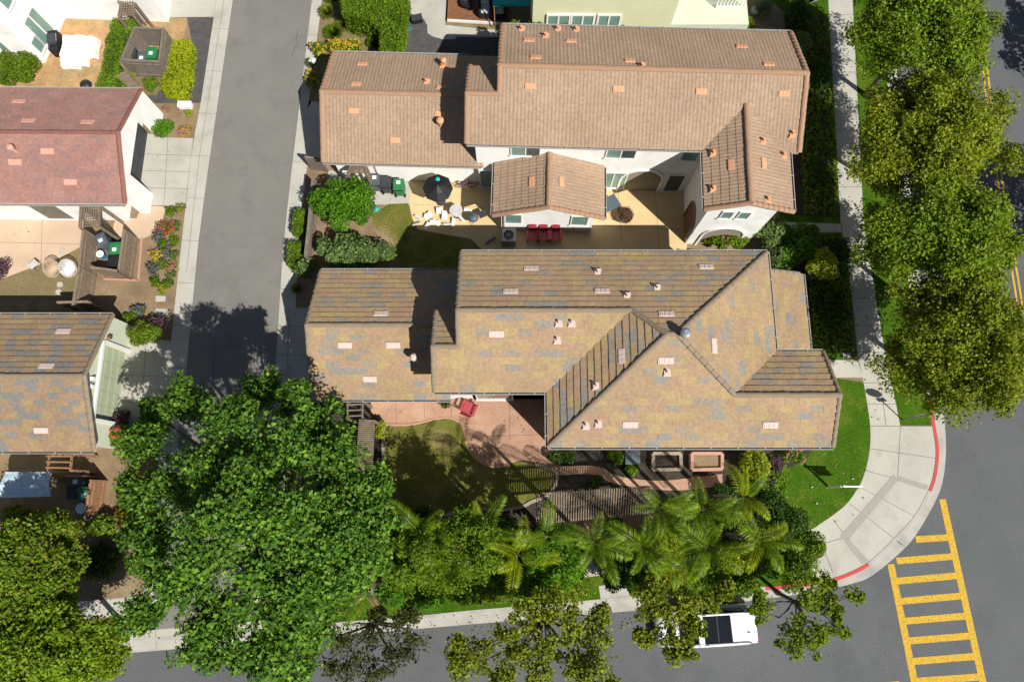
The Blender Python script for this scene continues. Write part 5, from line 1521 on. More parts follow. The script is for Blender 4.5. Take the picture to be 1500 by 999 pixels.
def palm(label, px_, py_, hc, nf, meshes, seed, scale=1.0, a0=None, tr=.11):
    hc = hc * 1.25 + 1.2
    nf = max(6, int(nf * .8))
    g = np.random.default_rng(seed)
    c = P(px_, py_, hc)
    root = empty('palm_tree', (c.x, c.y, ZL), label, 'palm', 'feather palms in the planted belt')
    m = MB(); m.tube([(c.x, c.y, 0), (c.x + .03, c.y, hc * .5), (c.x, c.y, hc)], [tr * 1.3, tr, tr * .8], 9); m.build('trunk', m_bark, root, smooth=True)
    tl = (g.uniform(-.3, .3), g.uniform(-.3, .3))
    for k in range(nf):
        o = bpy.data.objects.new('frond', meshes[k % len(meshes)])
        COL.objects.link(o); o.parent = root
        o.location = (0, 0, hc - ZL - .05)
        a = (a0 or 0) + 2 * PI * k / nf * (1 if k < nf else 1) + g.uniform(-.25, .25)
        if k % 3 == 2: a += PI / nf
        o.rotation_euler = (g.uniform(-.25, .25), g.uniform(-.25, .5) if k % 3 else g.uniform(-.6, -.2), a + g.uniform(-.3, .3))
        o.rotation_euler = (Matrix.Rotation(tl[0], 3, 'X') @ Matrix.Rotation(tl[1], 3, 'Y') @ o.rotation_euler.to_matrix()).to_euler()
        s = scale * .86 * g.uniform(.68, 1.2); o.scale = (s, s, s)
    return root
palm('bright yellow green palm with star shaped crown in the middle of the belt', 757, 812, 3.6, 7, FY, 1, 1.0, .35)
palm('yellow palm with one upright frond below the garden lawn', 712, 778, 3.4, 8, [FY[0], FR[0], FR[1]], 2, .95, 1.5)
palm('green palm left of the yellow ones, below the lawn edging', 618, 785, 3.4, 11, FR, 3, .95, .2)
palm('green palm half under the huge tree', 510, 800, 3.2, 10, FR, 4, .95, .9)
palm('green palm beside the exposed sidewalk patch', 868, 795, 4.6, 10, FR, 5, .95, .5)
palm('green palm at the lower right corner of the slatted pergola', 965, 745, 3.4, 10, FR, 6, .9, .1)
palm('green palm right of the pergola in the middle of the crowded group', 940, 800, 3.3, 11, FR, 7, .95, .7)
palm('green palm above the front of the white car', 985, 825, 3.3, 10, FR, 8, .85, .4)
palm('green palm between path end and white car roof', 1035, 800, 3.6, 11, FR, 9, 1.0, 0)
palm('green palm at the end of the pink path', 1030, 745, 3.4, 10, FR, 10, .95, .6)
palm('yellow green palm by the tall shrub at the south eave', 1088, 728, 3.5, 8, [FY[0], FY[1], FR[0]], 11, .95, 1.2)
palm('palm with yellow frond reaching over the sidewalk at the right', 1105, 790, 3.5, 9, [FR[0], FY[0], FR[2]], 12, 1.0, 0)
palm('green palm left of the dry palm in deep shade', 455, 845, 3.0, 9, FR, 13, .85, .3)
palm('dry straw coloured palm near the kerb', 540, 862, 3.0, 8, FD + [FR[1]], 14, .9, 1.2)
palm('green palm just right of the star shaped palm', 800, 785, 4.4, 8, FR, 15, .8, .3)
palm('green palm between the star shaped palm and the dry palm', 655, 815, 3.0, 10, FR, 16, .9, .8)
# ------------------------------------------------------------------ built things in the yards
def fence(name, label, cat, pts, h, mat, group=None, top=True, gap=.004, closed=False, style='v'):
    """board fence along ground points (world)"""
    pts = [Vector((p[0], p[1], ZL)) for p in pts]
    root = empty(name, pts[0], label, cat, group)
    n = len(pts)
    for i in range(n if closed else n - 1):
        a, b = pts[i], pts[(i + 1) % n]
        d = (b - a); L = d.length; d.normalize()
        m = MB(); k = max(1, int(L / .14)); z = Vector((0, 0, 1))
        for j in range(k):
            c = a + d * (L * (j + .5) / k)
            jz = random.uniform(-.02, .02)
            m.bar(c + z * .02, c + z * (h - .05 + jz), .022, L / k - gap * 2) if False else m.box((c.x, c.y, ZL + h / 2 + jz / 2), (L / k - .008, .024, h - .08 + jz), rz=math.atan2(d.y, d.x))
        nrm = Vector((-d.y, d.x, 0)) * .03
        for zz in (.3, h - .3): m.bar(a + nrm + z * zz, b + nrm + z * zz, .04, .09)
        m.build('board_panel', mat, root)
        if top:
            m = MB(); m.bar(a + z * (h + .01), b + z * (h + .01), .13, .035); m.build('top_rail', mat, root)
    for p in pts:
        m = MB(); m.box((p.x, p.y, ZL + (h + .08) / 2 - .02), (.11, .11, h + .06)); m.build('post', mat, root)
    return root


def G_(px, py, h=ZL): return P(px, py, h)
def top2g(l, h): return [P(x, y, h + ZL) for x, y in l]


def pergola(name, label, corners, h, mat, nsl, across='u', group=None, sw=.05, nb=2, lattice=False, cat='pergola', posts=True):
    """flat slatted roof on posts; corners in photo pixels of its top, clockwise from upper left"""
    w = [P(x, y, h) for x, y in corners]
    c = sum(w, Vector()) / 4
    root = empty(name, (c.x, c.y, ZL), label, cat, group)
    A_, B_, C_, D_ = w
    if posts:
        for p in w:
            q = p.lerp(c, .06); m = MB(); m.box((q.x, q.y, (h - .1) / 2), (.11, .11, h - .1)); m.build('post', mat, root)
    if across == 'u':      # slats run from edge AB to edge DC (down the picture)
        e1, e2 = (A_, B_), (D_, C_)
    else:
        e1, e2 = (A_, D_), (B_, C_)
    z = Vector((0, 0, 1))
    for t in [(.06 + .88 * k / (nb - 1)) for k in range(nb)]:
        m = MB(); m.bar(e1[0].lerp(e2[0], t) - z * .07, e1[1].lerp(e2[1], t) - z * .07, .06, .13); m.build('beam', mat, root)
    m = MB()
    for k in range(nsl):
        t = (k + .5) / nsl
        m.bar(e1[0].lerp(e1[1], t) + z * (.03 + random.uniform(-.004, .004)), e2[0].lerp(e2[1], t) + z * .03, sw, .05)
    if lattice:
        for k in range(nsl):
            t = (k + .5) / nsl
            m.bar(e1[0].lerp(e2[0], t) + z * .085, e1[1].lerp(e2[1], t) + z * .085, sw, .04)
    s = m.build('slats', mat, root)
    return root


pergola('slatted_pergola', 'wide slatted grey pergola roof between the garden path and the palms', [(784, 723), (953, 711), (950, 752), (784, 769)], 2.3, m_wood_g, 46, 'u', nb=3, sw=.055)
pergola('slatted_pergola', 'narrow slatted grey pergola at the left end of the garden lawn', [(526, 614), (549, 615), (546, 688), (521, 690)], 2.2, m_wood_g, 26, 'v', sw=.06)
pergola('beam_pergola', 'open beam pergola next to the low eave at the left end of the patio', [(507, 589), (533, 588), (532, 613), (508, 614)], 2.2, m_wood, 3, 'v', sw=.07)
pergola('lattice_arbour', 'lattice topped arbour at the red house corner', [(117, 302), (148, 303), (146, 333), (115, 334)], 2.3, m_wood_g, 9, 'v', lattice=True, sw=.035)
pergola('lattice_arbour', 'lattice topped arbour against the white garage wall by the lane', [(513, 243), (537, 244), (538, 255), (507, 254)], 2.3, m_wood_g, 7, 'v', lattice=True, sw=.03)
pergola('lattice_arbour', 'tall lattice arbour above the long dark hedge at the top', [(176, 4), (197, 3), (196, 24), (172, 26)], 2.4, m_wood_g, 6, 'v', lattice=True, sw=.035)
pergola('beam_pergola', 'reddish beam pergola under the eave of the green house', [(69, 664), (107, 664), (104, 690), (67, 689)], 2.2, m_wood_r, 3, 'v', sw=.07, nb=2)

fence('bin_enclosure', 'square dark wooden bin enclosure beside the lime hedge', 'enclosure', top2g([(197, 41), (239, 43), (233, 91), (178, 88)], 1.6), 1.6, m_wood, closed=True)
fence('fence', 'short dark fence between the top arbour and the bin enclosure', 'fence', [G_(197, 32), G_(214, 38)], 1.7, m_wood)
fence('gate', 'narrow lattice gate below the dark bin enclosure', 'gate', top2g([(176, 92), (186, 105)], 1.3) + [G_(188, 133)], 1.3, m_wood_g)
fence('fence', 'long grey brown fence along the peach patio', 'fence', top2g([(122, 336), (116, 392), (107, 446)], 1.6), 1.6, m_wood_g)
fence('fence', 'cross fence below the bins of the red house', 'fence', top2g([(134, 392), (173, 397)], 1.4), 1.4, m_wood_g)
fence('gate', 'leaning grey board gate right of the bins of the red house', 'gate', top2g([(182, 338), (174, 397)], 1.4), 1.4, m_wood_g)
fence('fence', 'dark side fence between the lattice arbour and the fan paving', 'fence', [G_(150, 318), G_(173, 347)], 1.6, m_wood)
fence('fence', 'low fence return at the shade edge above the green house', 'fence', top2g([(85, 443), (128, 442)], 1.5), 1.5, m_wood_g)
fence('fence', 'reddish board fence right of the bins of the green house', 'fence', [G_(157, 705), G_(150, 752)], 1.4, m_wood_r)
fence('fence', 'reddish top fence above the bins of the green house', 'fence', [G_(80, 697), G_(140, 698)], 1.4, m_wood_r)
fence('fence', 'wooden fence behind the bright green bushy tree along the lane', 'fence', top2g([(458, 262), (452, 330), (447, 375)], 1.4), 1.4, m_wood)
fence('gate', 'small dark lattice gate at the corner of the beige garage', 'gate', [G_(459, 249), G_(480, 252)], 1.5, m_wood)
m = MB()
for a, b in (((152, 409), (203, 411)), ((203, 411), (208, 350))): m.bar(P(*a, ZL + .05), P(*b, ZL + .05), .12, .10)
tag(m.build('brick_edging', m_brick), kind='structure')
m = MB()
for a, b in (((579, 78), (588, 30)),): m.bar(P(*a, ZL + .05), P(*b, ZL + .05), .10, .10)
tag(m.build('bed_edging', m_conc), kind='structure')


# ---- wheeled bins -----------------------------------------------------------
def bin_(label, px_, py_, rz, mat, lid=None, sticker=True, s=1.0):
    p = P(px_, py_, 1.0)
    r = empty('wheeled_bin', (p.x, p.y, ZL), label, 'bin', 'wheeled bins', rz)
    b = MB(); b.box((0, 0, .5 * s), (.50 * s, .56 * s, .92 * s), taper=1.14); b.build('body', mat, r, world=False, bevel=.03)
    l = MB(); l.box((0, .02, 1.0 * s), (.62 * s, .70 * s, .07 * s), taper=.93); l.box((0, .0, 1.045 * s), (.46 * s, .5 * s, .03)); L_ = l.build('lid', lid or mat, r, world=False, bevel=.02)
    if sticker:
        k = MB(); k.box((0, -.08, 1.066 * s), (.22, .2, .008)); k.build('sticker', m_wplast, L_, world=False)
    h = MB(); h.tube([(-.24 * s, .38 * s, .95 * s), (.24 * s, .38 * s, .95 * s)], .022, 6); h.build('handle', m_black, r, world=False)
    for x in (-.25, .25):
        wv = MB(); wv.tube([(x * s - .03, .27 * s, .11), (x * s + .03, .27 * s, .11)], .11, 12); wv.build('wheel', m_tyre, r, world=False)
    return r
bin_('dark grey bin in the left of the square bin enclosure', 192, 79, 0, m_dark, sticker=False)
bin_('low blue grey bin between dark and green bin in the square enclosure', 207, 83, 0, m_bluegrey, s=.85)
bin_('green bin in the square bin enclosure', 223, 79, 0, m_green)
bin_('blue grey bin below the lattice arbour of the red house', 149, 352, .5, m_bluegrey)
bin_('green bin at the leaning gate of the red house', 170, 365, .05, m_green)
bin_('black bin at the lower end of the leaning gate', 167, 384, .05, m_black, sticker=False)
bin_('blue grey bin under the reddish pergola', 113, 703, .1, m_bluegrey)
bin_('dark grey bin behind the green bin at the reddish fence', 108, 722, .1, m_dark, sticker=False)
bin_('green bin at the reddish fence', 125, 723, .1, m_green)
bin_('blue grey bin half hidden by the bright green bushy tree', 549, 264, PI, m_bluegrey)
bin_('charcoal bin beside the green bin at the white garage wall', 565, 267, PI, m_dark, sticker=False)
bin_('green bin at the white garage wall', 584, 271, PI, m_green)
def bucket(label, px_, py_, mat, lidm, r0=.2, hh=.42):
    p = P(px_, py_, hh); r = empty('bucket', (p.x, p.y, ZL), label, 'bucket')
    m = MB(); m.lathe((0, 0, 0), [(r0 * .85, 0), (r0, hh)], 16); m.build('body', mat, r, world=False)
    m = MB(); m.lathe((0, 0, hh), [(r0 * 1.05, 0), (r0 * 1.05, .03), (r0 * .9, .05)], 16); m.build('lid', lidm, r, world=False)
bucket('white lidded blue bucket between the bins of the red house', 148, 373, m_blue, m_wplast)
bucket('white and blue tub at the lower end of the reddish fence', 121, 744, m_blue, m_wplast, .26, .5)


# ---- chairs and tables --------------------------------------------------------
def chair(name, label, p, rz, mat, group=None, wd=.6, dp=.62, sh=.38, bh=.95, cat='chair', slat=True):
    r = empty(name, (p.x, p.y, ZL), label, cat, group, rz)
    def slats(n, f):
        m = MB()
        for k in range(n): f(m, k, n)
        return m
    st = MB()
    for k in range(5): st.box((-wd / 2 + wd / 5 * (k + .5), 0, sh + .015), (wd / 5 - .012, dp, .03))
    st.build('seat', mat, r, world=False)
    bk = MB(); q = Matrix.Rotation(-.28, 3, 'X')
    for k in range(5): bk.box((-wd / 2 + wd / 5 * (k + .5), dp / 2 + .1, (sh + bh) / 2 + .03 + (.05 if k in (1, 2, 3) else 0)), (wd / 5 - .012, .03, bh - sh), rot=q)
    bk.build('backrest', mat, r, world=False)
    for x in (-1, 1):
        a = MB(); a.box((x * (wd / 2 + .05), -.02, sh + .24), (.11, dp * 1.05, .03)); a.build('armrest', mat, r, world=False)
        for y in (-1, 1):
            l = MB(); l.box((x * (wd / 2 + .03), y * (dp / 2 - .06), (sh + .22) / 2), (.05, .07, sh + .22)); l.build('leg', mat, r, world=False)
    return r
for x, l in ((780, 'left'), (796, 'middle'), (814, 'right')):
    chair('garden_chair', 'red slatted chair under the eave line, %s one of three beside the white porch wall' % l, P(x, 346, .5), 0, m_redp, 'red chairs in a row', wd=.46, dp=.5)
chair('garden_chair', 'faded red slatted garden chair alone on the pink patio', P(687, 598, .5), 2.75, m_redp)
chair('garden_chair', 'teal slatted chair under the shaded arch of the courtyard', P(930, 262, .5), .7, m_teal, wd=.5, dp=.5)
for x, y, c, rz in ((711, 16, 'left', 0), (732, 17, 'right', 0)):
    p = P(x, y, .6)
    r = empty('deck_armchair', (p.x, p.y, .35), 'dark wicker armchair with grey cushion on the brown deck, the %s one' % c, 'armchair', 'armchairs on the deck', rz)
    m = MB(); m.box((0, 0, .2), (.75, .75, .4)); m.box((0, .33, .5), (.75, .12, .5)); m.build('frame', m_black, r, world=False)
    for s_ in (-1, 1):
        m = MB(); m.box((s_ * .33, 0, .5), (.11, .75, .28)); m.build('armrest', m_black, r, world=False)
    m = MB(); m.box((0, -.03, .45), (.52, .58, .12)); m.build('cushion', m_grey, r, world=False, bevel=.03)
    m = MB(); m.box((0, .22, .62), (.5, .12, .32)); m.build('back_cushion', m_grey, r, world=False, bevel=.03)

def round_table(name, label, p, r0, hh, mt, ml, cat='table'):
    r = empty(name, (p.x, p.y, ZL), label, cat)
    m = MB(); m.lathe((0, 0, hh - .04), [(r0 * .96, 0), (r0, .015), (r0, .035), (r0 * .97, .045)], 28); m.build('tabletop', mt, r, world=False)
    m = MB(); m.lathe((0, 0, 0), [(.22, 0), (.2, .03), (.04, .05), (.035, hh - .04)], 14); m.build('pedestal', ml, r, world=False)
    return r
round_table('round_table', 'pale grey round table beside the white heap on the tan patio', P(668, 309, .7), .36, .7, m_grey, m_dark)
p = P(893, 299, .72)
r = empty('patio_table', (p.x, p.y, ZL), 'blue grey square table at the right eave of the entry roof', 'table', rz=.5)
m = MB(); m.box((0, 0, .7), (1.0, .8, .04)); m.build('tabletop', m_bluegrey, r, world=False, bevel=.01)
for x in (-1, 1):
    for y in (-1, 1):
        m = MB(); m.box((x * .44, y * .34, .34), (.05, .05, .68)); m.build('leg', m_dark, r, world=False)

# black patio umbrella
p = P(641, 275, 1.9)
r = empty('patio_umbrella', (p.x, p.y, ZL), 'black patio umbrella open over the tan patio', 'umbrella')
m = MB()
n = 8; R0 = .82
for k in range(n):
    a0, a1 = 2 * PI * k / n, 2 * PI * (k + 1) / n
    o = (0, 0, 2.05); q0 = (R0 * math.cos(a0), R0 * math.sin(a0), 1.75); q1 = (R0 * math.cos(a1), R0 * math.sin(a1), 1.75)
    m0 = tuple(.5 * (a + b) * (1 if i < 2 else 1) - (.03 if i == 2 else 0) for i, (a, b) in enumerate(zip(o, q0))); m1 = tuple(.5 * (a + b) - (.03 if i == 2 else 0) for i, (a, b) in enumerate(zip(o, q1)))
    m.face([o, m0, m1]); m.face([m0, q0, q1, m1]); v0 = (q0[0], q0[1], 1.66); v1 = (q1[0], q1[1], 1.66); m.face([q0, v0, v1, q1])
m.build('canopy', m_black, r, world=False)
m = MB(); m.tube([(0, 0, 0), (0, 0, 2.1)], .025, 8); m.build('pole', m_dark, r, world=False)
m = MB(); m.lathe((0, 0, 0), [(.28, 0), (.26, .06), (.06, .1), (.05, .25)], 16); m.build('base', m_dark, r, world=False)
m = MB(); m.lathe((0, .45, 1.8), [(.06, 0), (.13, .06), (.12, .12), (.03, .16)], 8); m.build('tie_cover', m_teal, r, world=False)
for k in range(8):
    a = 2 * PI * k / 8
    m = MB(); m.bar((0, 0, 2.0), (R0 * .98 * math.cos(a), R0 * .98 * math.sin(a), 1.72), .012); m.build('rib', m_dark, r, world=False)

# kettle grill
p = P(693, 319, .7)
r = empty('kettle_grill', (p.x, p.y, ZL), 'dark blue grey kettle grill at the end of the white heap', 'grill', rz=.4)
m = MB(); m.lathe((0, 0, .62), [(.1, -.2), (.22, -.12), (.29, 0)], 20); m.build('bowl', m_dark, r, world=False)
m = MB(); m.lathe((0, 0, .62), [(.3, .0), (.29, .06), (.22, .15), (.1, .2), (.02, .21)], 20); Lk = m.build('lid', m_bluegrey, r, world=False, smooth=True)
m = MB(); m.tube([(-.06, 0, .82), (-.05, 0, .88), (.05, 0, .88), (.06, 0, .82)], .012, 6); m.build('handle', m_black, Lk, world=False)
for k in range(3):
    a = 2 * PI * k / 3; m = MB(); m.tube([(.15 * math.cos(a), .15 * math.sin(a), .5), (.32 * math.cos(a), .32 * math.sin(a), 0)], .015, 6); m.build('leg', m_metal, r, world=False)
m = MB(); m.box((.55, 0, .6), (.45, .4, .03)); m.build('side_shelf', m_dark, r, world=False)

# heap of white panels
rr = random.Random(5)
first = None
for k in range(15):
    x = 612 + 72 * (k % 8) / 7 + rr.uniform(-4, 4); y = 313 + (k // 8) * 11 + rr.uniform(-4, 4) + (4 if x < 630 else 0)
    p = P(x, y, .25)
    m = MB(); q = Matrix.Rotation(rr.uniform(0, 3), 3, 'Z') @ Matrix.Rotation(rr.uniform(-.75, .75), 3, 'X') @ Matrix.Rotation(rr.uniform(-.4, .4), 3, 'Y')
    m.box((0, 0, 0), (rr.uniform(.3, .5), rr.uniform(.18, .34), .03), rot=q)
    o = m.build('white_panel', m_wplast, None)
    o.location = (p.x, p.y, .28 + rr.uniform(-.05, .1))
    tag(o, 'loose white panel in the jumbled heap on the tan patio', 'panel', 'loose white panels in a heap')

# bicycles
def bike(label, px_, py_, rz, mat, s=.75):
    p = P(px_, py_, .4); r = empty('bicycle', (p.x, p.y, ZL), label, 'bicycle', rz=rz)
    for x in (-.5 * s, .5 * s):
        m = MB(); ring = [(x + .31 * s * math.cos(a), 0, .33 * s + .31 * s * math.sin(a)) for a in [2 * PI * k / 18 for k in range(19)]]
        m.tube(ring, .022, 5, cap=False)
        w_ = m.build('wheel', m_tyre, r, world=False)
        m = MB()
        for k in range(8): a = PI * k / 8; m.bar((x - .3 * s * math.cos(a), 0, .33 * s - .3 * s * math.sin(a)), (x + .3 * s * math.cos(a), 0, .33 * s + .3 * s * math.sin(a)), .006)
        m.build('spokes', m_metal, w_, world=False)
    m = MB()
    A1, A2, A3, A4 = (-.5 * s, 0, .33 * s), (-.12 * s, 0, .3 * s), (-.2 * s, 0, .78 * s), (.36 * s, 0, .8 * s)
    for a, b in ((A1, A2), (A1, A3), (A2, A3), (A2, A4), (A3, A4), (A4, (.5 * s, 0, .33 * s))): m.tube([a, b], .022, 6)
    m.build('frame', mat, r, world=False)
    m = MB(); m.tube([(.32 * s, -.26 * s, .95 * s), (.36 * s, 0, .93 * s), (.32 * s, .26 * s, .95 * s)], .016, 6); m.build('handlebar', m_black, r, world=False)
    m = MB(); m.box((-.22 * s, 0, .84 * s), (.26 * s, .14 * s, .05)); m.build('saddle', m_black, r, world=False, bevel=.015)
bike('small purple bicycle leaning by the glass door of the tan patio', 681, 271, .05, m_purple, .72)
bike('blue bicycle by the window right of the entry roof', 903, 263, .1, m_blue, .8)

# potted plant
p = P(915, 317, .4)
r = empty('potted_plant', (p.x, p.y, ZL), 'big brown bowl of dry stems on the sunlit tan patio', 'potted plant')
m = MB(); m.lathe((0, 0, 0), [(.28, 0), (.42, .28), (.47, .42), (.43, .42), (.38, .3)], 22); m.build('pot', m_stone, r, world=False)
pp, oo = ball(500, (p.x, p.y, .62), (.48, .48, .3), .1)
quads_obj('stems', leaf_arrays(pp, oo, .22, .03), leaf_mat('dry_brown_stems', [(.10, .05, .03), (.16, .085, .05), (.07, .04, .03)], .1), r)
p = P(653, 592, .3)
r = empty('potted_plant', (p.x, p.y, ZL), 'small dark potted plant under the low eave on the pink patio', 'potted plant')
m = MB(); m.lathe((0, 0, 0), [(.14, 0), (.2, .3), (.17, .3)], 14); m.build('pot', m_terra, r, world=False)
pp, oo = ball(160, (p.x, p.y, .45), (.28, .28, .2), .1); quads_obj('leaves', leaf_arrays(pp, oo, .12, .05), lf_dark, r)

# air conditioner
def aircon(label, px_, py_, s=.78):
    p = P(px_, py_, .8); r = empty('air_conditioner', (p.x, p.y, ZL), label, 'air conditioner')
    m = MB(); m.box((0, 0, .4), (s, s, .75)); m.build('case', m_metal, r, world=False, bevel=.03)
    m = MB(); m.lathe((0, 0, .78), [(s * .42, 0), (s * .42, .02), (s * .36, .02), (s * .36, 0)], 24); f = m.build('fan_ring', m_grey, r, world=False)
    m = MB(); m.lathe((0, 0, .776), [(s * .36, 0), (s * .36, .004)], 24)
    m.build('fan_well', m_dark, f, world=False)
    m = MB()
    for k in range(4):
        a = PI * k / 4; m.bar((-s * .36 * math.cos(a), -s * .36 * math.sin(a), .795), (s * .36 * math.cos(a), s * .36 * math.sin(a), .795), .025, .01)
    m.build('fan_guard', m_metal, f, world=False)
aircon('grey air conditioner in the shade left of the red chairs', 745, 345)
p = P(926, 669, .6)
r = empty('garden_box', (p.x, p.y, ZL), 'blue grey square box under the south eave of the mottled roof', 'box')
m = MB(); m.box((0, 0, .3), (.72, .72, .58)); m.build('case', m_bluegrey, r, world=False, bevel=.03)
m = MB(); m.box((0, 0, .61), (.78, .78, .05)); m.build('lid', m_bluegrey, r, world=False, bevel=.02)

def planter(label, pxs, hh, mat, fill):
    w = [P(x, y, hh) for x, y in pxs]; c = sum(w, Vector()) / 4
    r = empty('raised_planter', (c.x, c.y, ZL), label, 'planter')
    for i in range(4):
        a, b = w[i], w[(i + 1) % 4]; d = (b - a).normalized() * .1
        m = MB(); m.bar((a.x + d.x * (i % 2 == 0) * 0, a.y, hh / 2 + .05), (b.x, b.y, hh / 2 + .05), .16, hh - .05 + .002 * i); m.build('side', mat, r)
    m = MB(); m.prism([(p_.x, p_.y) for p_ in w], ZL, hh - .12); m.build('soil', fill, r)
planter('stone raised planter with dark soil, middle of the shaded garden under the eave', [(957, 664), (997, 664), (998, 687), (957, 688)], .45, m_stone, m_dsoil)
planter('paler stone raised planter nearest the path end', [(1014, 664), (1058, 664), (1058, 687), (1014, 688)], .5, m_brick, m_soil)

# round string chairs
for k, (x, l) in enumerate(((77, 'peach tinted'), (101, 'white'))):
    p = P(x, 394, .6)
    r = empty('round_chair', (p.x, p.y, ZL), '%s round corded chair between patio and long fence' % l, 'chair', 'round corded chairs', .3 * k)
    m = MB()
    for i in range(30):
        a = 2 * PI * i / 30
        m.tube([(0, -.08, .36), (.25 * math.cos(a), .25 * math.sin(a) - .03, .42), (.45 * math.cos(a), .45 * math.sin(a), .62 + .2 * math.sin(a))], .022, 4, cap=False)
    m.lathe((0, -.05, .36), [(.12, 0), (.2, .03), (.1, .035)], 14)
    m.build('seat', m_peach if k == 0 else m_wplast, r, world=False)
    m = MB(); m.tube([(.46 * math.cos(a), .46 * math.sin(a), .62 + .2 * math.sin(a)) for a in [2 * PI * i / 24 for i in range(25)]], .022, 6, cap=False); m.build('rim', m_trim_tan, r, world=False)
    for x_ in (-1, 1):
        for y_ in (-1, 1):
            m = MB(); m.tube([(.12 * x_, .12 * y_, .37), (.3 * x_, .3 * y_, 0)], .016, 5); m.build('leg', m_dark, r, world=False)
p = P(50, 388, .4)
r = empty('folding_stool', (p.x, p.y, ZL), 'small grey folding stool left of the round corded chairs', 'stool', rz=.9)
m = MB(); m.box((0, 0, .4), (.5, .34, .03)); m.build('seat', m_grey, r, world=False)
for x_ in (-.2, .2):
    m = MB(); m.bar((x_, -.15, .38), (x_, .15, 0), .025); m.bar((x_ + .03, .15, .38), (x_ + .03, -.15, 0), .025); m.build('leg', m_dark, r, world=False)
# stepping stones
for i, (x, y) in enumerate(((91, 397), (88, 417), (86, 428), (91, 368))):
    p = P(x, y, ZL)
    m = MB(); m.lathe((0, 0, 0), [(.17, 0), (.17, .035), (.15, .045)], 14); o = m.build('stepping_stone', m_conc, None); o.location = (p.x, p.y, ZL)
    tag(o, 'round pale stepping stone in the dry grass by the long fence', 'stepping stone', 'round stepping stones')

# draped white furniture, silver tarp
p = P(110, 69, .7)
r = empty('covered_furniture', (p.x, p.y, ZL), 'garden furniture under a white sheet on the orange mulch', 'covered furniture')
def drape(cx, cy, sx, sy, hh, seed):
    g = np.random.default_rng(seed); m = MB(); n = 14
    vs = [[None] * (n + 1) for _ in range(n + 1)]
    for i in range(n + 1):
        for j in range(n + 1):
            a, b = 2 * i / n - 1, 2 * j / n - 1
            e = max(abs(a), abs(b))
            z = hh * (1 - max(0, (e - .72) / .28) ** 1.5 * .93) + .04 * math.sin(a * 5 + seed) * math.cos(b * 4) + g.normal() * .012
            k = 1 + (.03 * math.sin(7 * a + 5 * b) if e > .8 else 0)
            vs[i][j] = (cx + a * sx / 2 * k, cy + b * sy / 2 * k, max(.01, z))
    for i in range(n):
        for j in range(n): m.face([vs[i][j], vs[i + 1][j], vs[i + 1][j + 1], vs[i][j + 1]])
    return m
drape(-.15, 0, 1.55, 1.9, .75, 2).build('sheet', m_tarp, r, world=False, smooth=True)
drape(.6, .25, 1.0, 1.3, .6, 3).build('sheet', m_tarp, r, world=False, smooth=True)
drape(-.4, -.65, 1.1, .9, .5, 4).build('sheet', m_tarp, r, world=False, smooth=True)
p = P(80, 62, .7)
r = empty('barbecue_cart', (p.x, p.y, ZL), 'dark barbecue cart between white wall and white sheet', 'barbecue', rz=.2)
m = MB(); m.box((0, 0, .45), (.55, 1.3, .7)); m.build('cabinet', m_black, r, world=False, bevel=.02)
m = MB(); m.box((0, 0, .92), (.5, .7, .22), taper=.8); lid_ = m.build('lid', m_dark, r, world=False, bevel=.03)
m = MB(); m.tube([(.3, -.25, .95), (.3, .25, .95)], .02, 6); m.build('handle', m_metal, lid_, world=False)
p = P(125, 124, .3)
m = MB(); m.lathe((0, 0, 0), [(.25, 0), (.34, .12), (.3, .26), (.12, .36)], 12); o = m.build('black_sack', m_black, None, smooth=True); o.location = (p.x, p.y, ZL); tag(o, 'black sack on the mulch above the red roof', 'sack')
w4 = [P(x, y, 2.0) for x, y in ((8, 691), (77, 691), (75, 727), (0, 729))]
c = sum(w4, Vector()) / 4
r = empty('shade_canopy', (c.x, c.y, ZL), 'silver blue tarp canopy at the left edge below the green house', 'canopy')
m = MB(); n = 12; g = np.random.default_rng(3); V_ = [[None] * (n + 1) for _ in range(n + 1)]
for i in range(n + 1):
    for j in range(n + 1):
        q = w4[0].lerp(w4[1], i / n).lerp(w4[3].lerp(w4[2], i / n), j / n)
        V_[i][j] = q + Vector((0, 0, .22 * (1 - abs(2 * j / n - 1)) + .02 * math.sin(i * 1.7) + g.normal() * .012))
for i in range(n):
    for j in range(n): m.face([V_[i][j], V_[i][j + 1], V_[i + 1][j + 1], V_[i + 1][j]])
m.build('tarp', m_sil, r, smooth=True)
for q in w4:
    m = MB(); m.tube([(q.x, q.y, ZL), (q.x, q.y, 2.0)], .025, 6); m.build('pole', m_metal, r)

# utility boxes and covers
def util(label, px_, py_, d, mat, rz=0):
    p = P(px_, py_, d[2]); r = empty('utility_box', (p.x, p.y, ZL), label, 'utility box', rz=rz)
    m = MB(); m.box((0, 0, d[2] / 2), (d[0], d[1], d[2])); m.build('case', mat, r, world=False, bevel=.02)
    m = MB(); m.box((0, 0, d[2] + .01), (d[0] * 1.06, d[1] * 1.08, .03)); m.build('lid', mat, r, world=False, bevel=.01)
util('white utility box at the edge of the gravel strip', 271, 154, (.75, .35, .3), m_wplast)
util('white slanted box on the lane edge beside the beige garage', 458, 90, (.36, .26, .5), m_wplast, -.25)
for i, (x, y, l) in enumerate(((1240, 521, 'in the shaded lawn beside the front walk'), (1307, 533, 'in the parkway lawn near the stop sign'), (1236, 476, 'between porch roof and sidewalk'), (1287, 12, 'in the top parkway lawn'))):
    p = P(x, y, ZL)
    m = MB(); m.box((0, 0, .03), (.42, .28, .06)); m.box((0, 0, .066), (.34, .2, .012)); o = m.build('meter_cover', m_conc_d, None); o.location = (p.x, p.y, ZL)
    tag(o, 'small concrete meter cover %s' % l, 'meter cover', 'concrete meter covers')

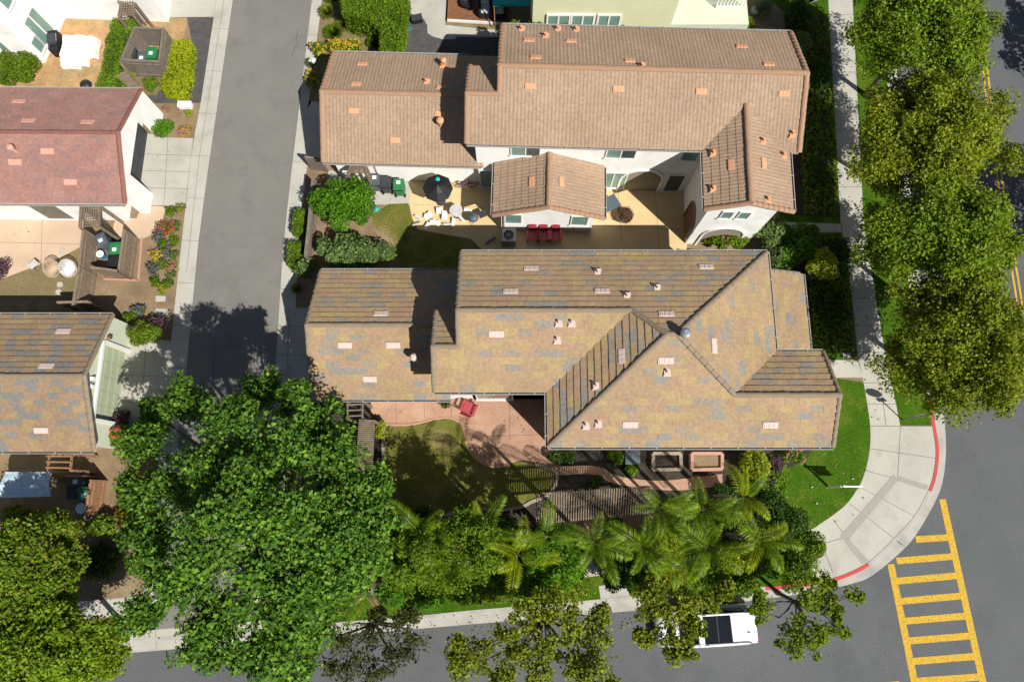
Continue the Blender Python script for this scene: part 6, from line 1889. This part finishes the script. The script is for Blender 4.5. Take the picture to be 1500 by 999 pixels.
# overturned tub and boot tray on the gravel
p = P(611, 29, .3)
r = empty('planter_tub', (p.x, p.y, ZL), 'black rectangular tub on its side at the gravel edge', 'tub', rz=.25)
m = MB(); m.box((0, 0, .2), (.6, .34, .38), taper=1.1); m.build('body', m_black, r, world=False, bevel=.03)
m = MB(); m.box((0, 0, .4), (.66, .4, .04)); m.build('rim', m_dark, r, world=False)
p = P(600, 42, .1)
r = empty('garden_spade', (p.x, p.y, ZL), 'small blue spade lying on the dark gravel', 'spade', rz=2.0)
m = MB(); m.box((0, 0, .03), (.34, .2, .03)); m.build('blade', m_blue, r, world=False, bevel=.01)
m = MB(); m.tube([(.15, 0, .04), (.6, 0, .04)], .02, 6); m.build('handle', m_wood_r, r, world=False)
p = P(551, 307, .2)
m = MB(); m.lathe((0, 0, 0), [(.13, 0), (.16, .14), (.05, .2)], 10); o = m.build('toy_tub', m_teal, None); o.location = (p.x, p.y, ZL); tag(o, 'small teal toy at the edge of the bright green bushy tree', 'toy')
p = P(718, 352, .3)
r = empty('scooter', (p.x, p.y, ZL), 'purple child scooter in the shade left of the air conditioner', 'scooter', rz=.6)
m = MB(); m.box((0, 0, .1), (.55, .12, .03)); m.build('deck', m_purple, r, world=False)
m = MB(); m.tube([(.26, 0, .1), (.22, 0, .7)], .018, 6); m.tube([(.22, -.18, .7), (.22, .18, .7)], .016, 6); m.build('handlebar', m_metal, r, world=False)
for x_ in (-.26, .3):
    m = MB(); m.tube([(x_, -.02, .06), (x_, .02, .06)], .06, 10); m.build('wheel', m_black, r, world=False)

# ---- deck, awning -----------------------------------------------------------
d0, d1, d2, d3 = P(660, -60, .35), P(752, -60, .35), P(740, 33, .35), P(655, 28, .35)
c = (d0 + d1 + d2 + d3) / 4
r = empty('wooden_deck', (c.x, c.y, ZL), 'reddish brown board deck with white edge at the top centre', 'deck')
m = MB(); n = 14
for k in range(n):
    a = d0.lerp(d3, (k + .5) / n); b = d1.lerp(d2, (k + .5) / n)
    m.bar(a - Vector((0, 0, .02)), b - Vector((0, 0, .02)), (d0 - d3).length / n - .012, .04)
m.build('boards', m_deck, r)
m = MB(); m.bar(d3 - Vector((0, .04, .1)), d2 - Vector((0, .04, .1)), .06, .2); m.build('edge_board', m_trim, r)
m = MB(); m.prism([(d0.x, d0.y), (d1.x, d1.y), (d2.x, d2.y + .05), (d3.x, d3.y + .05)], ZL, .30); m.build('base', m_dsoil, r)
a0, a1 = P(722, 7, 2.3), P(776, 8, 2.3)
r = empty('awning', ((a0.x + a1.x) / 2, a0.y + 1, .35), 'teal fabric awning over the deck at the top edge', 'awning')
m = MB()
for k in range(8):
    xa = a0.x + (a1.x - a0.x) * k / 8; xb = a0.x + (a1.x - a0.x) * (k + 1) / 8
    m.face([(xa, a0.y, 2.3), (xb, a0.y, 2.3), (xb, a0.y + 1.1, 2.5 + .02 * (k % 2)), (xa, a0.y + 1.1, 2.5 + .02 * (k % 2))]); m.face([(xa, a0.y, 2.3), (xa, a0.y - .02, 2.16), (xb, a0.y - .02, 2.16), (xb, a0.y, 2.3)])
    m.face([(xa, a0.y + 1.1, 2.5), (xb, a0.y + 1.1, 2.5), (xb, a0.y + 2.2, 2.35), (xa, a0.y + 2.2, 2.35)])
m.build('fabric', m_teal, r)
for x_ in (a0.x + .06, a1.x - .06):
    m = MB(); m.tube([(x_, a0.y + .03, .35), (x_, a0.y + .03, 2.28)], .035, 7); m.build('pole', m_wood_r, r)
p = P(685, 5, .6)
r = empty('fire_bowl', (p.x, p.y, .35), 'round dark fire bowl on the deck', 'fire bowl')
m = MB(); m.lathe((0, 0, .1), [(.2, 0), (.38, .2), (.42, .32), (.36, .32), (.2, .18)], 18); m.build('bowl', m_black, r, world=False)
m = MB(); m.lathe((0, 0, 0), [(.3, 0), (.26, .12)], 14); m.build('base', m_dark, r, world=False)
p = P(1108, 13, .5)
r = empty('covered_pot', (p.x, p.y, ZL), 'pale blue glazed pot near the lawn at the top', 'pot')
m = MB(); m.lathe((0, 0, 0), [(.18, 0), (.28, .25), (.22, .42), (.18, .42)], 16); m.build('body', m_grey, r, world=False)

# ---- stop sign and post sign --------------------------------------------------
p = P(1322, 615, ZL)
r = empty('stop_sign', (p.x, p.y, ZL), 'stop sign on a grey steel pole beside the red kerb', 'road sign', rz=math.radians(4))
m = MB(); m.tube([(0, 0, -.05), (0, 0, 2.55)], .032, 8); m.build('pole', m_galv, r, world=False)
oc = [(.38 * math.cos(PI / 8 + PI / 4 * k), .38 * math.sin(PI / 8 + PI / 4 * k)) for k in range(8)]
def plate(name, pts, y0, y1, zc, mat):
    m = MB(); a = [(x, y0, zc + z) for x, z in pts]; b = [(x, y1, zc + z) for x, z in pts]
    m.face(a); m.face(b[::-1])
    for i in range(len(a)): j = (i + 1) % len(a); m.face([a[j], a[i], b[i], b[j]])
    return m.build(name, mat, r, world=False)
plate('sign_face', oc, .035, .042, 2.2, m_red); plate('sign_back', oc, .030, .0345, 2.2, m_metal)
plate('lower_plate', [(-.23, -.15), (.23, -.15), (.23, .15), (-.23, .15)], .032, .040, 1.62, m_metal)
p = P(1213, 713, ZL)
r = empty('post_sign', (p.x, p.y, ZL), 'white post with a hanging panel on the corner lawn', 'sign post', rz=math.radians(-1))
m = MB(); m.box((0, 0, .88), (.09, .09, 1.8)); m.build('post', m_wplast, r, world=False)
m = MB(); m.box((.42, 0, 1.62), (1.1, .07, .07)); m.build('arm', m_wplast, r, world=False)
m = MB(); m.box((.5, 0, 1.22), (.75, .025, .58)); pn = m.build('panel', m_wplast, r, world=False)
for x_ in (.2, .8):
    m = MB(); m.tube([(x_, 0, 1.5), (x_, 0, 1.6)], .008, 5); m.build('chain', m_metal, pn, world=False)
for (x, y) in ((1249, 701), (1189, 713), (1196, 737)):
    p = P(x, y, .15); m = MB(); m.lathe((0, 0, 0), [(.05, 0), (.04, .1), (.02, .14)], 8); o = m.build('garden_marker', m_wplast, None); o.location = (p.x, p.y, ZL)
    tag(o, 'tiny white marker in the corner lawn', 'marker', 'white markers in the corner lawn')

# ---- white car -----------------------------------------------------------------
pc = P(1033, 916, .6)
car = empty('parked_car', (pc.x, pc.y, 0.0), 'white car with black glass roof parked at the kerb under thin trees', 'car', rz=math.radians(3.2) + PI)
CLn, CWd = 4.85, 1.86
def loft(name, secs, mat, parent, smooth=True):
    """secs: list of (x, [(y, z)...]) closed sections"""
    m = MB(); n = len(secs[0][1])
    for x, s_ in secs: m.v += [(x, y, z) for y, z in s_]
    for i in range(len(secs) - 1):
        for k in range(n):
            a = i * n + k; b = i * n + (k + 1) % n; m.f.append((a, a + n, b + n, b))
    m.f.append(tuple(range(n))); m.f.append(tuple(range((len(secs) - 1) * n, len(secs) * n))[::-1])
    o = m.build(name, mat, parent, world=False, smooth=smooth)
    return o
def sec(w0, zb, zs, zt, wt):      # lower body section
    return [(-w0 * .94, zb), (-w0, zb + .15), (-w0, zs), (-wt, zt), (0, zt + .02), (wt, zt), (w0, zs), (w0, zb + .15), (w0 * .94, zb)]
h_ = CWd / 2
body = loft('body', [(-2.42, sec(h_ * .80, .38, .62, .80, h_ * .7)), (-2.34, sec(h_ * .9, .28, .75, .98, h_ * .8)), (-1.9, sec(h_ * .98, .24, .85, 1.02, h_ * .87)), (-.8, sec(h_, .22, .86, 1.03, h_ * .9)), (.9, sec(h_, .22, .84, 1.0, h_ * .9)),
              (1.5, sec(h_ * .98, .24, .80, .96, h_ * .84)), (2.1, sec(h_ * .92, .28, .72, .86, h_ * .72)), (2.36, sec(h_ * .82, .34, .6, .72, h_ * .6)), (2.43, sec(h_ * .7, .4, .52, .6, h_ * .5))], m_carp, car)
def csec(wb, wt, z0, z1): return [(-wb, z0), (-wt, z1 - .04), (-wt * .85, z1), (0, z1 + .02), (wt * .85, z1), (wt, z1 - .04), (wb, z0)]
m = MB()
for x_ in (-.35,): m.bar((x_ + .05, -.56, 1.677), (x_ + .05, .56, 1.677), .03, .006)
for y_ in (-.55, .55): m.bar((1.36, y_ * 1.1, 1.035), (2.1, y_ * .8, .90), .012, .01)
m.build('panel_seam', m_dark, car, world=False)
loft('cabin_glass', [(-2.25, csec(h_ * .80, h_ * .60, .97, 1.10)), (-2.0, csec(h_ * .88, h_ * .72, .99, 1.52)), (-1.2, csec(h_ * .9, h_ * .76, .99, 1.62)), (.1, csec(h_ * .9, h_ * .76, .99, 1.63)), (.55, csec(h_ * .9, h_ * .72, .98, 1.52)), (1.35, csec(h_ * .84, h_ * .66, .95, 1.02))], m_glass_car, car)
# painted roof around the glass
m = MB()
m.prism([(-1.86, -.62), (-.95, -.68), (-.95, .68), (-1.86, .62)], 1.585, 1.66); rp = m.build('roof_panel', m_carp, car, world=False, bevel=.03)
m = MB()
for y_ in (-.32, 0, .32): m.bar((-1.8, y_, 1.664), (-1.0, y_, 1.664), .018, .012)
m.build('roof_ribs', m_grey, rp, world=False)
m = MB(); m.box((-1.95, 0, 1.63), (.26, 1.2, .05), rot=Matrix.Rotation(-.12, 3, 'Y')); m.build('rear_spoiler', m_carp, car, world=False, bevel=.02)
m = MB(); m.tube([(-1.7, .2, 1.66), (-1.78, .2, 1.76)], .025, 6); m.build('aerial', m_black, rp, world=False)
m = MB(); m.prism([(-.93, -.58), (.33, -.56), (.33, .56), (-.93, .58)], 1.62, 1.672); m.build('glass_roof', m_glass_car, car, world=False, bevel=.01)
m = MB(); m.prism([(.35, -.66), (.62, -.63), (.62, .63), (.35, .66)], 1.50, 1.64); m.build('roof_header', m_carp, car, world=False, bevel=.03)
for s_ in (-1, 1):
    m = MB(); m.prism([(-2.1, s_ * .60), (.6, s_ * .60), (.6, s_ * .69), (-2.1, s_ * .69)], 1.575, 1.668); m.build('roof_side', m_carp, car, world=False, bevel=.02)
    m = MB(); m.tube([(-1.85, s_ * .66, 1.66), (-1.7, s_ * .66, 1.74), (.2, s_ * .66, 1.74), (.4, s_ * .66, 1.64)], .026, 6); m.build('roof_rail', m_metal, car, world=False)
    for x_ in (-.6, .55, -1.7): 
        m = MB(); m.bar((x_, s_ * h_ * .91, 1.0), (x_ - .04, s_ * h_ * .765, 1.58), .09, .03); m.build('pillar', m_carp, car, world=False)
    m = MB(); m.bar((1.3, s_ * h_ * .85, 1.0), (.6, s_ * h_ * .72, 1.56), .08, .05); m.build('pillar', m_carp, car, world=False)
    m = MB(); m.box((.95, s_ * (h_ + .09), 1.05), (.22, .2, .15)); m.build('mirror', m_carp, car, world=False, bevel=.03)
    m = MB(); m.box((2.2, s_ * .62, .70), (.3, .3, .12), rz=s_ * -.3); m.build('headlight', m_glass_d, car, world=False, bevel=.03)
    m = MB(); m.box((-2.34, s_ * .7, .86), (.12, .24, .16)); m.build('tail_light', m_red, car, world=False, bevel=.02)
    for x_ in (-1.42, 1.42):
        m = MB(); m.tube([(x_, s_ * (h_ - .22), .34), (x_, s_ * (h_ + .01), .34)], .34, 22); w_ = m.build('wheel', m_tyre, car, world=False)
        m = MB(); m.tube([(x_, s_ * (h_ - .05), .34), (x_, s_ * (h_ + .02), .34)], .22, 16); m.build('rim', m_metal, w_, world=False)
m = MB(); m.box((-2.44, 0, .45), (.06, 1.4, .16)); m.build('rear_bumper', m_dark, car, world=False, bevel=.02)
